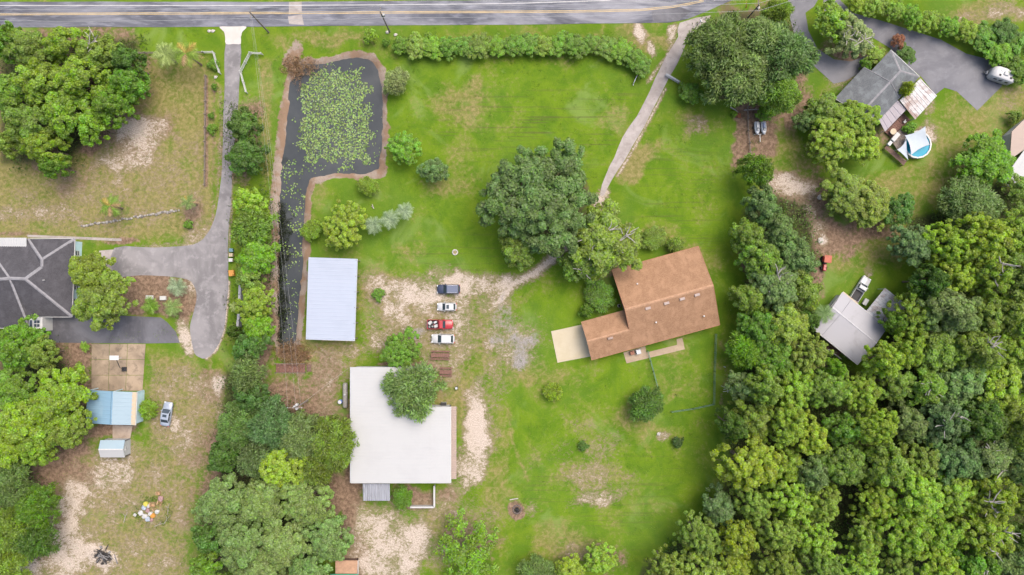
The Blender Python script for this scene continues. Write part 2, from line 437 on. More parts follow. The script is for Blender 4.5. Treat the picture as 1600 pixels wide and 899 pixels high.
dry += 0.17 + 0.30*(nA-0.4) + 0.16*(nB-0.5)
up(dry, 0.66*poly([(-200,90),(330,95),(345,130),(342,330),(330,380),(-200,385)], 16))
up(dry, 0.60*poly([(225,540),(300,550),(372,580),(335,700),(310,800),(290,980),(-100,980),(80,720),(220,690)], 20))
up(dry, 0.50*poly([(1130,120),(1230,130),(1290,280),(1440,240),(1480,120),(1620,120),(1620,330),(1450,330),(1430,420),(1290,440),(1270,330),(1180,300)], 20))
for e in [(990,255,45,28,-30,.7),(720,165,55,45,0,.55),(1010,60,60,22,10,.62),(930,60,40,20,0,.5),(700,285,50,22,0,.5),(640,395,40,20,0,.4),(880,100,30,20,0,.45),(1000,215,18,70,30,.35),
          (1070,420,60,45,0,.5),(1030,372,70,30,0,.4),(925,745,70,55,-20,.42),(980,660,60,30,0,.5),(1055,600,40,40,0,.42),(880,850,60,35,0,.55),(720,240,25,50,0,.42),(960,190,40,30,0,.45),(1085,200,35,25,0,.5),
          (1060,560,30,50,0,.4),(770,700,35,90,0,.45),(700,620,60,60,0,.6),(640,500,80,60,0,.6),(590,460,50,60,0,.6),(740,560,50,60,0,.5),(690,810,50,40,0,.6),(780,770,30,60,0,.5),(1540,20,80,25,0,.6),(1380,370,60,40,0,.45),
          (480,300,30,50,0,.42),(520,60,70,18,0,.55),(450,60,40,18,0,.42),(620,470,60,60,0,.6),(830,590,70,35,0,.5),(1000,680,90,40,0,.4),(760,480,40,40,0,.5),(500,545,70,30,0,.62),(1100,290,24,80,0,.3)]:
    up(dry, e[5]*ell(*e[:5]))
up(dry, 0.5*poly([(400,90),(432,90),(425,300),(405,300)], 8))
up(lush, poly([(610,100),(1000,100),(985,160),(940,300),(760,250),(640,330),(612,250)], 20)*0.8)
up(lush, poly([(850,560),(1125,545),(1120,700),(1060,820),(960,880),(820,830),(790,700),(790,600)], 25)*0.75)
up(lush, poly([(990,230),(1120,180),(1140,320),(1120,400),(960,400)], 25)*0.8)
up(lush, ell(250,60,150,18)*0.8); up(lush, ell(390,120,20,70)*0.7); up(lush, ell(700,370,120,60)*0.7); up(lush, ell(860,460,60,40)*0.9); up(lush, ell(1400,430,60,40)*0.5)
up(mow, poly([(690,150),(990,140),(940,260),(760,240),(680,240)], 25)); up(mow, poly([(640,370),(780,360),(800,430),(640,440)], 20)*0.6); up(mow, poly([(800,730),(1080,700),(1000,870),(830,880)], 25)*0.6)
up(mow, poly([(1000,230),(1120,200),(1120,400),(990,400)], 20)*0.6)
# dark floor with the shade under trees painted in, then litter
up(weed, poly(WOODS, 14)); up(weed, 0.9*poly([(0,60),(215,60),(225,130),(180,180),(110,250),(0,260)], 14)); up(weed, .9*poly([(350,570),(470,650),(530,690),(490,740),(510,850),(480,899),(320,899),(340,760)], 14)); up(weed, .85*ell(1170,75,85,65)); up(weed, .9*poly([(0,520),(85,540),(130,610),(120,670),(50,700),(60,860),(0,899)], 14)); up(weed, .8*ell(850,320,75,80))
for e in [(150,200,95,38,-15,.85),(215,215,60,55,0,.62),(120,285,50,25,-20,.5),(150,95,90,60,0,.8),(60,160,70,110,0,.8),(375,225,40,70,0,.8),(415,460,14,110,0,.9),(400,560,30,50,0,.8),(440,640,80,70,0,.75),(510,620,28,60,0,.55),
          (420,760,130,140,0,.85),(545,790,16,80,0,.95),(505,770,40,40,0,.9),(560,870,25,30,0,.8),(645,775,38,20,0,.92),(545,680,12,60,0,.9),(700,770,30,14,0,.6),(1190,145,80,26,8,.95),(1170,200,22,70,15,.9),(1195,215,22,40,0,.8),(1235,180,40,30,0,.7),
          (1180,70,90,80,0,.7),(1225,120,40,30,0,.7),(1240,300,45,38,0,.85),(1300,370,60,30,0,.75),(1275,420,20,50,0,.9),(1265,330,30,70,0,.75),(1350,360,60,18,0,.7),(1300,210,60,60,0,.6),(60,610,95,110,0,.85),(125,560,24,36,0,.95),(130,545,30,14,0,.9),
          (60,700,90,45,0,.95),(100,740,70,25,0,.8),(30,800,80,110,0,.8),(175,675,45,16,0,.85),(240,455,60,34,0,1),(290,470,24,40,0,.95),(160,450,40,60,0,.8),(300,340,18,26,0,.75),(190,378,30,7,0,.7),(1340,90,50,30,0,.75),(1290,80,22,40,40,.5),(1395,205,40,20,0,.6),
          (808,795,13,15,0,.95),(855,320,60,70,0,.75),(945,395,45,45,0,.65),(1175,430,26,60,0,.6),(1325,790,40,40,0,.9),(735,850,55,50,0,.6),(940,880,50,30,0,.6),(330,600,30,40,0,.55),(345,720,30,40,0,.55),(325,840,24,50,0,.4),(330,700,16,10,0,.6),(1135,590,8,30,0,.42),(1130,630,8,30,0,.42),
          (660,570,34,10,0,.85),(620,568,40,5,0,.8),(470,600,10,50,0,.6),(500,590,34,60,0,.62),(1450,200,20,14,0,.6),(640,400,30,14,0,.35)]:
    up(litter, e[5]*ell(*e[:5]))
up(litter, 0.85*path([(322,120),(322,290)], 4, 4)); up(litter, 0.8*path([(1168,170),(1170,245)], 6, 5)); up(litter, 0.6*path([(0,365),(60,366)], 5, 4)); up(litter, .7*path([(335,120),(332,380)], 3, 5))
# sand
for e in [(640,455,80,28,5,.74),(720,445,75,22,8,.76),(620,480,46,44,0,.66),(690,490,50,50,0,.62),(780,450,40,14,-20,.75),(775,475,25,22,0,.7),(660,520,40,26,0,.5),(585,440,26,24,0,.6),(600,510,26,30,0,.5),
          (742,680,24,75,0,.92),(745,615,26,22,0,.66),(730,745,22,28,0,.72),(600,850,60,60,0,.70),(585,820,36,36,0,.80),(640,850,55,40,-20,.68),(620,885,50,30,0,.72),(690,805,30,20,0,.48),(560,800,18,20,0,.5),
          (175,735,60,34,-20,.62),(120,790,36,60,20,.78),(100,850,70,60,30,.82),(60,890,70,30,0,.8),(200,790,50,50,0,.46),(165,868,32,26,0,.85),(250,880,40,20,0,.52),(270,660,14,22,0,.72),(285,690,30,40,0,.5),(345,600,18,16,0,.66),(345,640,20,30,0,.5),
          (222,215,45,48,-35,.78),(195,255,55,40,-35,.66),(90,335,60,20,10,.5),(20,340,30,18,0,.5),(270,390,60,12,-5,.6),(310,365,30,22,-30,.55),(60,320,70,30,0,.35),
          (1235,293,38,24,10,.85),(1260,335,24,26,0,.55),(1275,362,18,22,0,.55),(1285,375,12,10,0,.8),(1003,50,10,16,-25,.85),(1020,75,7,14,-15,.8),(1050,48,8,16,20,.9),(930,745,50,50,-40,.40),(935,780,50,14,-12,.56),(1033,685,12,10,0,.6),(900,860,40,20,0,.42),(950,700,20,30,0,.42),
          (1085,200,24,18,0,.52),(510,560,40,40,0,.42),(505,620,20,46,0,.46),(540,545,30,18,0,.45),(1455,205,16,20,0,.78),(1450,160,14,22,20,.4),(1580,150,30,40,0,.4),(1570,20,40,22,0,.52),(1510,30,30,16,0,.4),(1355,425,8,14,0,.5),(1310,120,20,26,0,.5),(1345,160,24,10,0,.4),
          (830,795,10,20,0,.4),(770,600,20,60,0,.42),(700,800,40,30,0,.5),(680,540,30,20,0,.5),(292,540,12,14,40,.8),(300,450,10,20,0,.6),(1225,60,12,30,0,.35)]:
    up(sand, e[5]*ell(*e[:5]))
up(sand, 0.40*poly([(225,560),(300,560),(372,600),(335,700),(310,800),(290,980),(-100,980),(90,740),(220,690)], 20)); up(sand, .36*poly([(0,280),(330,200),(335,330),(190,380),(0,380)], 24)); up(sand, .50*poly([(560,430),(740,430),(770,520),(700,640),(640,560),(560,560)], 20)); up(sand, .40*poly([(540,780),(720,760),(800,800),(720,899),(560,899)], 20)); up(sand, .33*ell(915,720,80,60)); up(sand, .36*ell(510,580,50,60))
sand = sand * (0.66 + 0.42*nB + 0.26*nC) - 0.02
up(sand, 0.9*path([(1012,128),(1040,90),(1055,60)], 2, 4)); up(sand, .8*path([(1040,140),(1000,215),(965,275)], 2.5, 3)); up(sand, .95*path([(945,300),(930,330),(880,390),(835,428),(800,445),(780,470)], 8, 8)); up(sand, .55*path([(344,140),(346,200),(340,300),(330,345),(300,378),(210,386)], 3, 4))
up(sand, .9*path([(357,440),(354,480),(350,517),(338,546),(322,561)], 3, 3)); up(sand, .8*path([(362,240),(361,330),(357,400)], 2, 3))
up(sand, .5*path([(770,470),(760,530),(775,600)], 10, 14))
up(sand, .8*ell(289,525,16,24)); up(sand, .7*ell(282,512,12,16)); up(sand, .7*path([(283,505),(290,530),(296,550)], 9, 6)); up(gravel, .60*ell(812,545,52,44)*(0.5+.8*nB)); up(sand, .52*ell(800,535,60,55)); up(sand, .5*path([(770,480),(775,540),(800,560)], 12, 12)); up(gravel, .5*ell(790,500,22,30)); up(gravel, .55*ell(650,520,24,18)); up(gravel, .5*path([(790,455),(770,500)], 7, 7))
up(dry, .75*path([(790,520),(800,490),(860,420)], 10, 12)*0.6)
# mowed wheel track, dry
up(dry, .62*path([(795,640),(800,690),(825,750)], 5, 6)); up(dry, .6*path([(330,520),(325,600),(300,700),(305,899)], 9, 9))
# pond bank and burnt places
pd = sdist(px, py, POND)
bank_w = 3 + 9*vnoise(px, py, 26, 9)*vnoise(px, py, 11, 10)*1.5
up(bank, np.clip(1.2-(pd/bank_w)*0.8, 0, 1)*(pd > -25)*(0.72+0.5*nB)); up(bank, 0.9*path([(462,75),(455,110),(440,180),(432,260),(424,330)], 5, 6)); up(bank, .95*path([(475,400),(472,480),(465,540)], 5, 5)); up(bank, .8*ell(458,85,14,26)); up(bank, .7*path([(427,300),(424,420),(424,540)], 3, 4))
up(bank, .6*ell(800,800,14,16)*0)
up(char, ell(164,868,17,15)*0.62); up(char, ell(808,797,5,6))
char = char*(0.75+0.5*nC)
keep = 1 - np.clip(poly([(861,518),(915,506),(928,556),(871,567)], 2), 0, 1)
gz = np.where(pd < 6, -0.15*np.clip((6-pd)/8, 0, 1) - 0.95*np.clip(-pd/14, 0, 1), 0) + 0.0
# small roughness away from laid surfaces; larger at the heaps
gz += np.where(pd > 6, 0.02*(nC-0.5), 0) + 0.30*(nC-0.5)*np.clip(1-np.abs(pd+2)/9, 0, 1) + 0.25*(vnoise(px, py, 5, 12)-0.5)*np.clip(1-np.abs(pd+1)/7, 0, 1)
gz += 0.35*ell(164,868,20,17)*(nC) + 0.3*ell(237,800,24,22)*nC
ny, nx = gx.shape
idx = np.arange(nx*ny).reshape(ny, nx)
gf = np.stack([idx[:-1, :-1], idx[:-1, 1:], idx[1:, 1:], idx[1:, :-1]], -1).reshape(-1, 4)
gme = mesh_np('ground', np.stack([gx, gy, gz], -1).reshape(-1, 3), gf, True)
def colattr(me, name, a, b, c):
    at = me.attributes.new(name, 'FLOAT_COLOR', 'POINT')
    at.data.foreach_set('color', np.stack([a, b, c, np.ones_like(a)], -1).astype(np.float32).ravel())
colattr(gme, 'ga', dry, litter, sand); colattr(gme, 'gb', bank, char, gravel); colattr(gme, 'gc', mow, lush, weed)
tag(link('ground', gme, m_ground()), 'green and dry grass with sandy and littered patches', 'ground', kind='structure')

def sheet(name, pts, z, m, kind='structure', thick=0.05, smooth=0, parent=None, wob=0.0):
    if smooth: pts = curve(pts, smooth)
    ps = [P(*p) for p in pts]
    if wob: ps = [p + Vector((random.uniform(-wob, wob), random.uniform(-wob, wob), 0)) for p in ps]
    if sum(a.x*b.y-b.x*a.y for a, b in zip(ps, ps[1:]+ps[:1])) < 0: ps = ps[::-1]
    n = len(ps); b = MB()
    tri = tessellate_polygon([ps])
    b.v = [(p.x, p.y, z) for p in ps] + [(p.x, p.y, z-thick) for p in ps]
    for t in tri:
        q = [Vector(b.v[i]) for i in t]
        b.f.append(tuple(t) if (q[1]-q[0]).cross(q[2]-q[0]).z > 0 else tuple(t)[::-1])
    b.f += [(i+n, (i+1) % n+n, (i+1) % n, i) for i in range(n)]
    o = b.build(name, m, parent)
    if kind: o['kind'] = kind
    return o

ROADM = m_asphalt('road_asphalt', (0.050, 0.053, 0.068), (0.150, 0.153, 0.178), 0.35, 0.55, (0.35, 1.6, 1))
DRIVEM = m_asphalt('drive_asphalt', (0.120, 0.114, 0.118), (0.190, 0.180, 0.184), 0.2, 0.5)
NEWASPH = m_asphalt('dark_asphalt', (0.058, 0.058, 0.068), (0.095, 0.095, 0.108), 0.3, 0.35)
NEASPH = m_asphalt('grey_asphalt', (0.096, 0.096, 0.108), (0.126, 0.126, 0.139), 0.15, 0.25)
OLDDRIVE = m_concrete('old_drive_surface', (0.205, 0.182, 0.170), (0.285, 0.258, 0.245), (0.155, 0.132, 0.122), 0.6, 0.3)
APRON = m_concrete('bleached_concrete', (0.35, 0.33, 0.305), (0.40, 0.38, 0.36), (0.31, 0.27, 0.235), 0.35)
STAINED = m_concrete('stained_concrete', (0.165, 0.128, 0.092), (0.275, 0.215, 0.155), (0.092, 0.072, 0.055), 0.75, 0.22)
PADC = m_concrete('clean_concrete', (0.32, 0.28, 0.195), (0.35, 0.31, 0.23), (0.29, 0.24, 0.165), 0.3, 0.3)
PATIO = m_concrete('patio_concrete', (0.24, 0.185, 0.13), (0.285, 0.225, 0.16), (0.19, 0.145, 0.1), 0.4, 0.5)
YELLOW = pm('yellow_road_paint', (0.33, 0.25, 0.13), 0.7, 0.2, 0.6, dirt=(0.2, 0.18, 0.15), dirt_amt=0.5)
RWHITE = pm('white_road_paint', (0.30, 0.30, 0.30), 0.7, 0.15, 0.6, dirt=(0.25, 0.25, 0.26), dirt_amt=0.5)

def south(x): return np.interp(x, [-400, 0, 400, 600, 800, 950, 1000, 1045, 1075, 1100, 1125, 1145, 1165, 1200, 1260], [43.5, 43, 42, 40, 39, 37, 36.5, 36, 30, 20, 9, 0, -12, -40, -110])
def north(x): return np.interp(x, [-400, 0, 400, 600, 800, 950, 1050, 1130, 1200], [3, 3, 3, 2, 0, -5, -22, -60, -130])
rx = list(range(-400, 1040, 40)) + [1045, 1060, 1075, 1090, 1105, 1125, 1145, 1165, 1200, 1260]
rxn = [1200, 1130, 1090, 1050, 1000] + list(range(960, -401, -40))
sheet('road', [(x, float(south(x))) for x in rx] + [(x, float(north(x))) for x in rxn], 0.045, ROADM, wob=0.05)
def mark(name, off, w, m, x1, side):
    f = south if side == 's' else north
    X = [x for x in range(-400, x1, 25)]
    if side == 'c': g = lambda x: 21.5 + np.interp(x, [0, 600, 900, 1000, 1060, 1110, 1150], [1.5, -1.2, -2.8, -5, -11, -22, -36]) + off
    else: g = lambda x: float(f(x)) + off
    return sheet(name, [(x, g(x)) for x in X] + [(x, g(x)-w) for x in X[::-1]], 0.052, m, thick=0.005)
mark('centre_line', 1.2, 1.1, YELLOW, 1120, 'c'); mark('centre_line', -1.0, 1.1, YELLOW, 1120, 'c')
mark('edge_line', 6.6, 1.3, RWHITE, 1000, 'n')
sheet('road_patch', [(450,5),(470,4),(473,20),(452,21)], 0.049, OLDDRIVE, thick=0.006, wob=0.3); sheet('road_patch', [(452,25),(473,24),(473,39),(450,40)], 0.049, OLDDRIVE, thick=0.006, wob=0.3)
sheet('road_patch', [(1018,18),(1060,10),(1080,18),(1060,33),(1020,35)], 0.049, NEWASPH, thick=0.006)
sheet('driveway_apron', curve([(343,42),(364,42),(385,42),(379,50),(376.5,58),(376,69),(365,69),(353,69),(352,58),(350,50)], 3), 0.060, APRON, wob=0.03)
sheet('driveway', [(353,68),(376,68),(374.5,120),(372,170),(370,200),(364,240),(362,290),(360,330),(357,365),(356,400),(357,440),(354,480),(350,515),(338,545),(322,560),(307,556),(302,545),(299,530),(297,510),(302,490),(307,470),(305,450),(293,437),(260,432),(220,430.5),(180,430),(179,388),(240,387),(300,383),(323,367),(337,337),(343,300),(347,260),(348.5,200),(351,130)], 0.040, DRIVEM, smooth=3, wob=0.05)
sheet('driveway', [(66,497),(128,492),(200,494),(252,496),(262,504),(275,519),(281,536),(228,537),(150,536),(70,535.5)], 0.034, NEWASPH, wob=0.05)
sheet('driveway', [(1062,36),(1110,24),(1100,40),(1086,54),(1072,68),(1064,88),(1052,110),(1041,130),(1024,163),(1006,198),(990,226),(975,252),(956,282),(944,304),(937,304),(947,272),(960,246),(973,215),(995,181),(1015,142),(1030,109),(1046,80),(1060,58)], 0.036, OLDDRIVE, smooth=2, wob=0.08)
sheet('driveway', [(1228,-40),(1232,20),(1242,60),(1262,95),(1302,131),(1320,127),(1345,113),(1357,86),(1330,96),(1303,93),(1277,76),(1263,48),(1258,20),(1272,10),(1300,-40)], 0.036, NEASPH, wob=0.05)
sheet('driveway', [(1284,-30),(1320,8),(1332,20),(1370,31),(1420,46),(1470,62),(1510,84),(1545,93),(1566,105),(1565,135),(1527,173),(1495,143),(1476,137),(1461,148),(1440,121),(1412,97),(1392,76),(1362,58),(1330,45),(1288,20)], 0.030, NEASPH, wob=0.05)
sheet('path', [(176,664),(207,666),(203,690),(176,689)], 0.03, m_concrete('brown_path', (0.22,0.175,0.14),(0.3,0.245,0.2),(0.16,0.12,0.09)))
sheet('path', [(155,392),(178,390),(179,428),(150,427)], 0.03, OLDDRIVE)
sheet('path', [(43,367),(190,373),(190,377),(43,371)], 0.03, OLDDRIVE)
# slabs of the concrete court, each poured on its own
court = empty('concrete_court', P(185, 573)); court['kind'] = 'structure'
c4 = [(143,537.5),(228,537.5),(223,611),(143,611)]
def bil(u, v): return tuple((c4[0][k]*(1-u)+c4[1][k]*u)*(1-v)+(c4[3][k]*(1-u)+c4[2][k]*u)*v for k in (0, 1))
for i in range(3):
    for j in range(3):
        e = 0.004
        o = sheet('slab', [bil(i/3+e, j/3+e), bil((i+1)/3-e, j/3+e), bil((i+1)/3-e, (j+1)/3-e), bil(i/3+e, (j+1)/3-e)], 0.06+0.004*((i*2+j) % 3), STAINED, None, 0.08)
        o.parent = court; o.matrix_parent_inverse = Matrix.Translation(-court.location)
# pad and patio of the brown house
pad = empty('concrete_pad', P(893, 537)); pad['kind'] = 'structure'
for q in ([(861,518),(915.5,506),(928.5,556),(871,567)],):
    o = sheet('slab', q, 0.07, PADC, None, 0.1); o.parent = pad; o.matrix_parent_inverse = Matrix.Translation(-pad.location)
sheet('patio', [(974,551),(979,568),(1070,546),(1066,528),(1057,530),(1058,539),(1010,551),(1008,541)], 0.06, PATIO, thick=0.1)

# ------------------------------------------------------------------ pond
sheet('water', [(800+(p[0]-800)*1.0, p[1]) for p in curve([(x + (4 if x > 520 else -3), y) for x, y in POND[::3]], 2)], -0.42, m_water(), thick=0.3)
def in_poly(x, y, pl): return sdist(np.array([x], float), np.array([y], float), pl)[0] < 0
def pads(zone, cell, dens, seed, sz=(0.17, 0.30)):
    """Pads on a jittered grid so that dark water shows between them."""
    q = np.random.default_rng(seed); z = np.array(zone)
    X, Y = np.meshgrid(np.arange(z[:, 0].min()-14, z[:, 0].max()+14, cell), np.arange(z[:, 1].min()-14, z[:, 1].max()+14, cell))
    X = X.ravel()+q.uniform(-.48, .48, X.size)*cell; Y = Y.ravel()+q.uniform(-.48, .48, Y.size)*cell
    ok = (sdist(X, Y, zone) + 22*(vnoise(X, Y, 14, seed)-0.5) + 12*(vnoise(X, Y, 5, seed+2)-0.5) < 0) & (sdist(X, Y, POND) < -4) & (vnoise(X, Y, 9, seed+5)*0.6 + 0.4*vnoise(X, Y, 4, seed+6) > dens) & (q.random(X.size) > 0.12)
    X, Y = X[ok], Y[ok]
    return np.stack([X, Y, q.uniform(*sz, len(X))], 1)
L = np.concatenate([pads([(474,128),(494,112),(538,108),(562,110),(574,140),(580,180),(582,222),(574,256),(545,259),(505,252),(476,256),(468,236),(470,180)], 2.35, 0.14, 21, (.14, .27)),
                    pads([(462,120),(500,98),(570,98),(590,150),(595,240),(590,262),(520,270),(470,270),(455,230)], 3.6, 0.6, 22, (.10, .2)),
                    pads([(444,250),(480,255),(474,300),(470,400),(455,420),(442,400),(440,320)], 3.6, 0.50, 23, (.13, .25)),
                    pads([(440,290),(478,290),(474,420),(470,470),(440,470)], 4.0, 0.56, 24, (.12, .22)),
                    pads([(446,400),(476,400),(470,520),(455,545),(440,500)], 3.8, 0.55, 25, (.1, .2))])
ang = np.linspace(0.35, 2*math.pi-0.35, 7)
vv, ff, cc = [], [], []
q = np.random.default_rng(3)
for i, (x, y, r) in enumerate(L):
    c = P(x, y, -0.4); a0 = q.uniform(0, 6.28); b = len(vv); tilt = q.normal(0, 0.12, 2); zz = -0.405 + q.uniform(0, 0.04)
    el_ = q.uniform(.6, 1); e0 = q.uniform(0, 6.28); ring = [(0, 0)] + [(r*math.cos(a0+a)*q.uniform(.85, 1.1), r*el_*math.sin(a0+a)*q.uniform(.85, 1.1)) for a in ang]; ring = [(u*math.cos(e0)-w*math.sin(e0), u*math.sin(e0)+w*math.cos(e0)) for u, w in ring]
    t = q.uniform(0, 1, 3)
    for (u, w) in ring: vv.append((c.x+u, c.y+w, zz+u*tilt[0]+w*tilt[1])); cc.append((t[0], t[1], t[2], 1))
    ff += [(b, b+k, b+k+1) for k in range(1, 7)]
lme = mesh_np('lily_pads', vv, ff)
at = lme.attributes.new('lv', 'FLOAT_COLOR', 'POINT'); at.data.foreach_set('color', np.array(cc, np.float32).ravel())
lo = link('lily_pads', lme, LEAF); lo.color = (0.19, 0.28, 0.085, 1)
tag(lo, 'mat of yellow-green lily pads floating on the dark pond', 'lily pads', kind='stuff')

# ------------------------------------------------------------------ trees and plants
def leaf_mesh(name, pos, nrm, size, aspect, q, lv, tang=None):
    """Rhombic leaf sprays at pos, facing nrm."""
    n = len(pos)
    nrm = nrm/np.linalg.norm(nrm, axis=1, keepdims=True)
    r = q.normal(size=(n, 3)) if tang is None else tang + q.normal(size=(n, 3))*0.35
    t = r - (r*nrm).sum(1, keepdims=True)*nrm; t /= np.linalg.norm(t, axis=1, keepdims=True)+1e-9
    b = np.cross(nrm, t); s = size[:, None]
    v = np.stack([pos - t*s, pos + b*s*aspect + nrm*s*0.12, pos + t*s, pos - b*s*aspect + nrm*s*0.12], 1).reshape(-1, 3)
    me = mesh_np(name, v, np.arange(4*n).reshape(n, 4))
    at = me.attributes.new('lv', 'FLOAT_COLOR', 'POINT')
    c = np.concatenate([lv, np.ones((n, 1))], 1)
    at.data.foreach_set('color', np.repeat(c, 4, 0).astype(np.float32).ravel())
    me.materials.append(LEAF)
    return me

def sphere_dirs(n, q, upbias):
    d = q.normal(size=(n, 3)); d[:, 2] = d[:, 2] + upbias*np.abs(q.normal(size=n)); return d/np.linalg.norm(d, axis=1, keepdims=True)

def crown_proto(style, R, h, seed, leaf, nclump, per, rc=(0.16, 0.25), low=0.35, lobes=0.16):
    """Crown and trunk meshes of a tree of crown radius R and height h. Clumps of leaves sit on a lumpy dome."""
    q = np.random.default_rng(seed)
    k1, k2, p1, p2 = q.integers(2, 4), q.integers(4, 7), *q.uniform(0, 6.28, 2)
    cl = []
    for i in range(nclump):
        th = i*2.39996 + q.normal(0, .25); u = (i+0.5)/nclump
        edge = 1 + lobes*math.sin(k1*th+p1) + lobes*0.7*math.sin(k2*th+p2)
        rho = R*math.sqrt(u)*(0.90)*edge + q.normal(0, 0.05*R)
        zr = math.sqrt(max(0, 1-min(1, (math.sqrt(u)*0.93))**2))
        z = h*(low + (0.93-low)*zr) + q.normal(0, 0.05*h)
        if q.random() < 0.16: z -= h*0.16
        r = R*q.uniform(*rc)*(1.12-0.35*u)
        cl.append((rho*math.cos(th), rho*math.sin(th), z, r, q.random()))
    P_, N_, S_, V_, T_ = [], [], [], [], []
    for (x, y, z, r, cv) in cl:
        n = int(per*(0.7+0.6*q.random())*max(0.5, min(1.6, (r/(R*np.mean(rc)))**2)))
        d = sphere_dirs(n, q, 0.9)
        rad = np.array([1.0, 1.0, 0.68])
        if style == 'feather':
            o = np.array([x, y, 0.35*R]); o = o/(np.linalg.norm(o)+1e-6)
            L_ = q.uniform(0, 1, n)**0.8
            ang = q.normal(0, 0.55, (n, 3))
            dirs = o + ang; dirs /= np.linalg.norm(dirs, axis=1, keepdims=True)
            p = np.array([x, y, z]) + dirs*(L_*r*1.9)[:, None] - o*r*0.6
            nn = np.array([0, 0, 0.9]) + q.normal(0, .5, (n, 3)); tg = dirs
        else:
            p = np.array([x, y, z]) + d*rad*q.uniform(.75, 1.3, 3)*r*((q.uniform(0.55, 1.05, n)**0.6) if style == 'cloud' else q.uniform(0.35, 1.15, n)**0.6)[:, None]
            nn = d*0.55 + np.array([0, 0, 0.75]) + q.normal(0, 0.36, (n, 3)); tg = q.normal(size=(n, 3))
        P_.append(p); N_.append(nn); S_.append(leaf*q.uniform(0.6, 1.25, n)); T_.append(tg)
        lv = np.stack([np.clip(0.25+0.4*cv + q.normal(0, .17, n), 0, 1), np.clip(cv*0.5 + q.uniform(0, .5, n), 0, 1), q.uniform(0, 1, n)], 1)
        V_.append(lv)
    me = leaf_mesh('crown', np.concatenate(P_), np.concatenate(N_), np.concatenate(S_), 0.26 if style == 'feather' else 0.52, q, np.concatenate(V_), np.concatenate(T_))
    b = MB(); tr = max(0.05, R*0.045)
    z0 = h*0.30
    b.tube([(0, 0, -0.15), (0, 0, 0.12*h), (q.normal(0, .03)*R, q.normal(0, .03)*R, z0), (0, 0, h*0.55)], [tr*1.5, tr, tr*0.85, tr*0.35], 7)
    for i in q.choice(len(cl), min(len(cl), 14), replace=False):
        x, y, z, r, _ = cl[i]
        b.tube([(0, 0, z0*q.uniform(.8, 1.1)), (x*.45+q.normal(0, .05*R), y*.45+q.normal(0, .05*R), z0+(z-z0)*.6), (x*.93, y*.93, z-r*0.2)], [tr*.55, tr*.32, tr*.1], 5)
    tme = bpy.data.meshes.new('trunk'); tme.from_pydata(b.v, [], b.f); tme.materials.append(BARK)
    return dict(R=R, h=h, crown=me, trunk=tme)

PROTO = {}
def protos(key, n, **kw): PROTO[key] = [crown_proto(seed=100*len(PROTO)+i, **kw) for i in range(n)]
protos(('oak', 'G'), 2, style='oak', R=10.5, h=14, leaf=0.29, nclump=260, per=185, rc=(0.06, 0.13), lobes=0.14)
protos(('oak', 'L'), 4, style='oak', R=5.5, h=10, leaf=0.25, nclump=125, per=155, rc=(0.08, 0.19), low=0.25)
protos(('sparse', 'L'), 1, style='oak', R=5.5, h=8, leaf=0.22, nclump=75, per=62, rc=(0.10, 0.18), low=0.3)
protos(('cloud', 'L'), 4, style='cloud', R=5.5, h=10, leaf=0.21, nclump=165, per=125, rc=(0.065, 0.14), lobes=0.15, low=0.27)
protos(('feather', 'L'), 3, style='feather', R=5.5, h=10, leaf=0.36, nclump=120, per=150, rc=(0.11, 0.22))
protos(('wisp', 'L'), 1, style='feather', R=5.5, h=8, leaf=0.40, nclump=75, per=105, rc=(0.14, 0.26), low=.5)
protos(('oak', 'M'), 3, style='oak', R=3.2, h=6, leaf=0.19, nclump=75, per=130, rc=(0.12, 0.23))
protos(('cloud', 'M'), 2, style='cloud', R=3.2, h=6, leaf=0.19, nclump=90, per=90, rc=(0.11, 0.18), lobes=0.08)
protos(('feather', 'M'), 2, style='feather', R=3.2, h=6, leaf=0.30, nclump=60, per=130, rc=(0.18, 0.28))
protos(('oak', 'S'), 3, style='oak', R=1.4, h=1.9, leaf=0.14, nclump=30, per=75, rc=(0.24, 0.36), low=0.25)
protos(('feather', 'S'), 2, style='feather', R=1.4, h=1.9, leaf=0.22, nclump=30, per=80, rc=(0.24, 0.36), low=0.25)
PROTO[('cloud', 'S')] = PROTO[('oak', 'S')]
PROTO[('cloud', 'G')] = PROTO[('oak', 'G')]; PROTO[('feather', 'G')] = PROTO[('feather', 'L')]

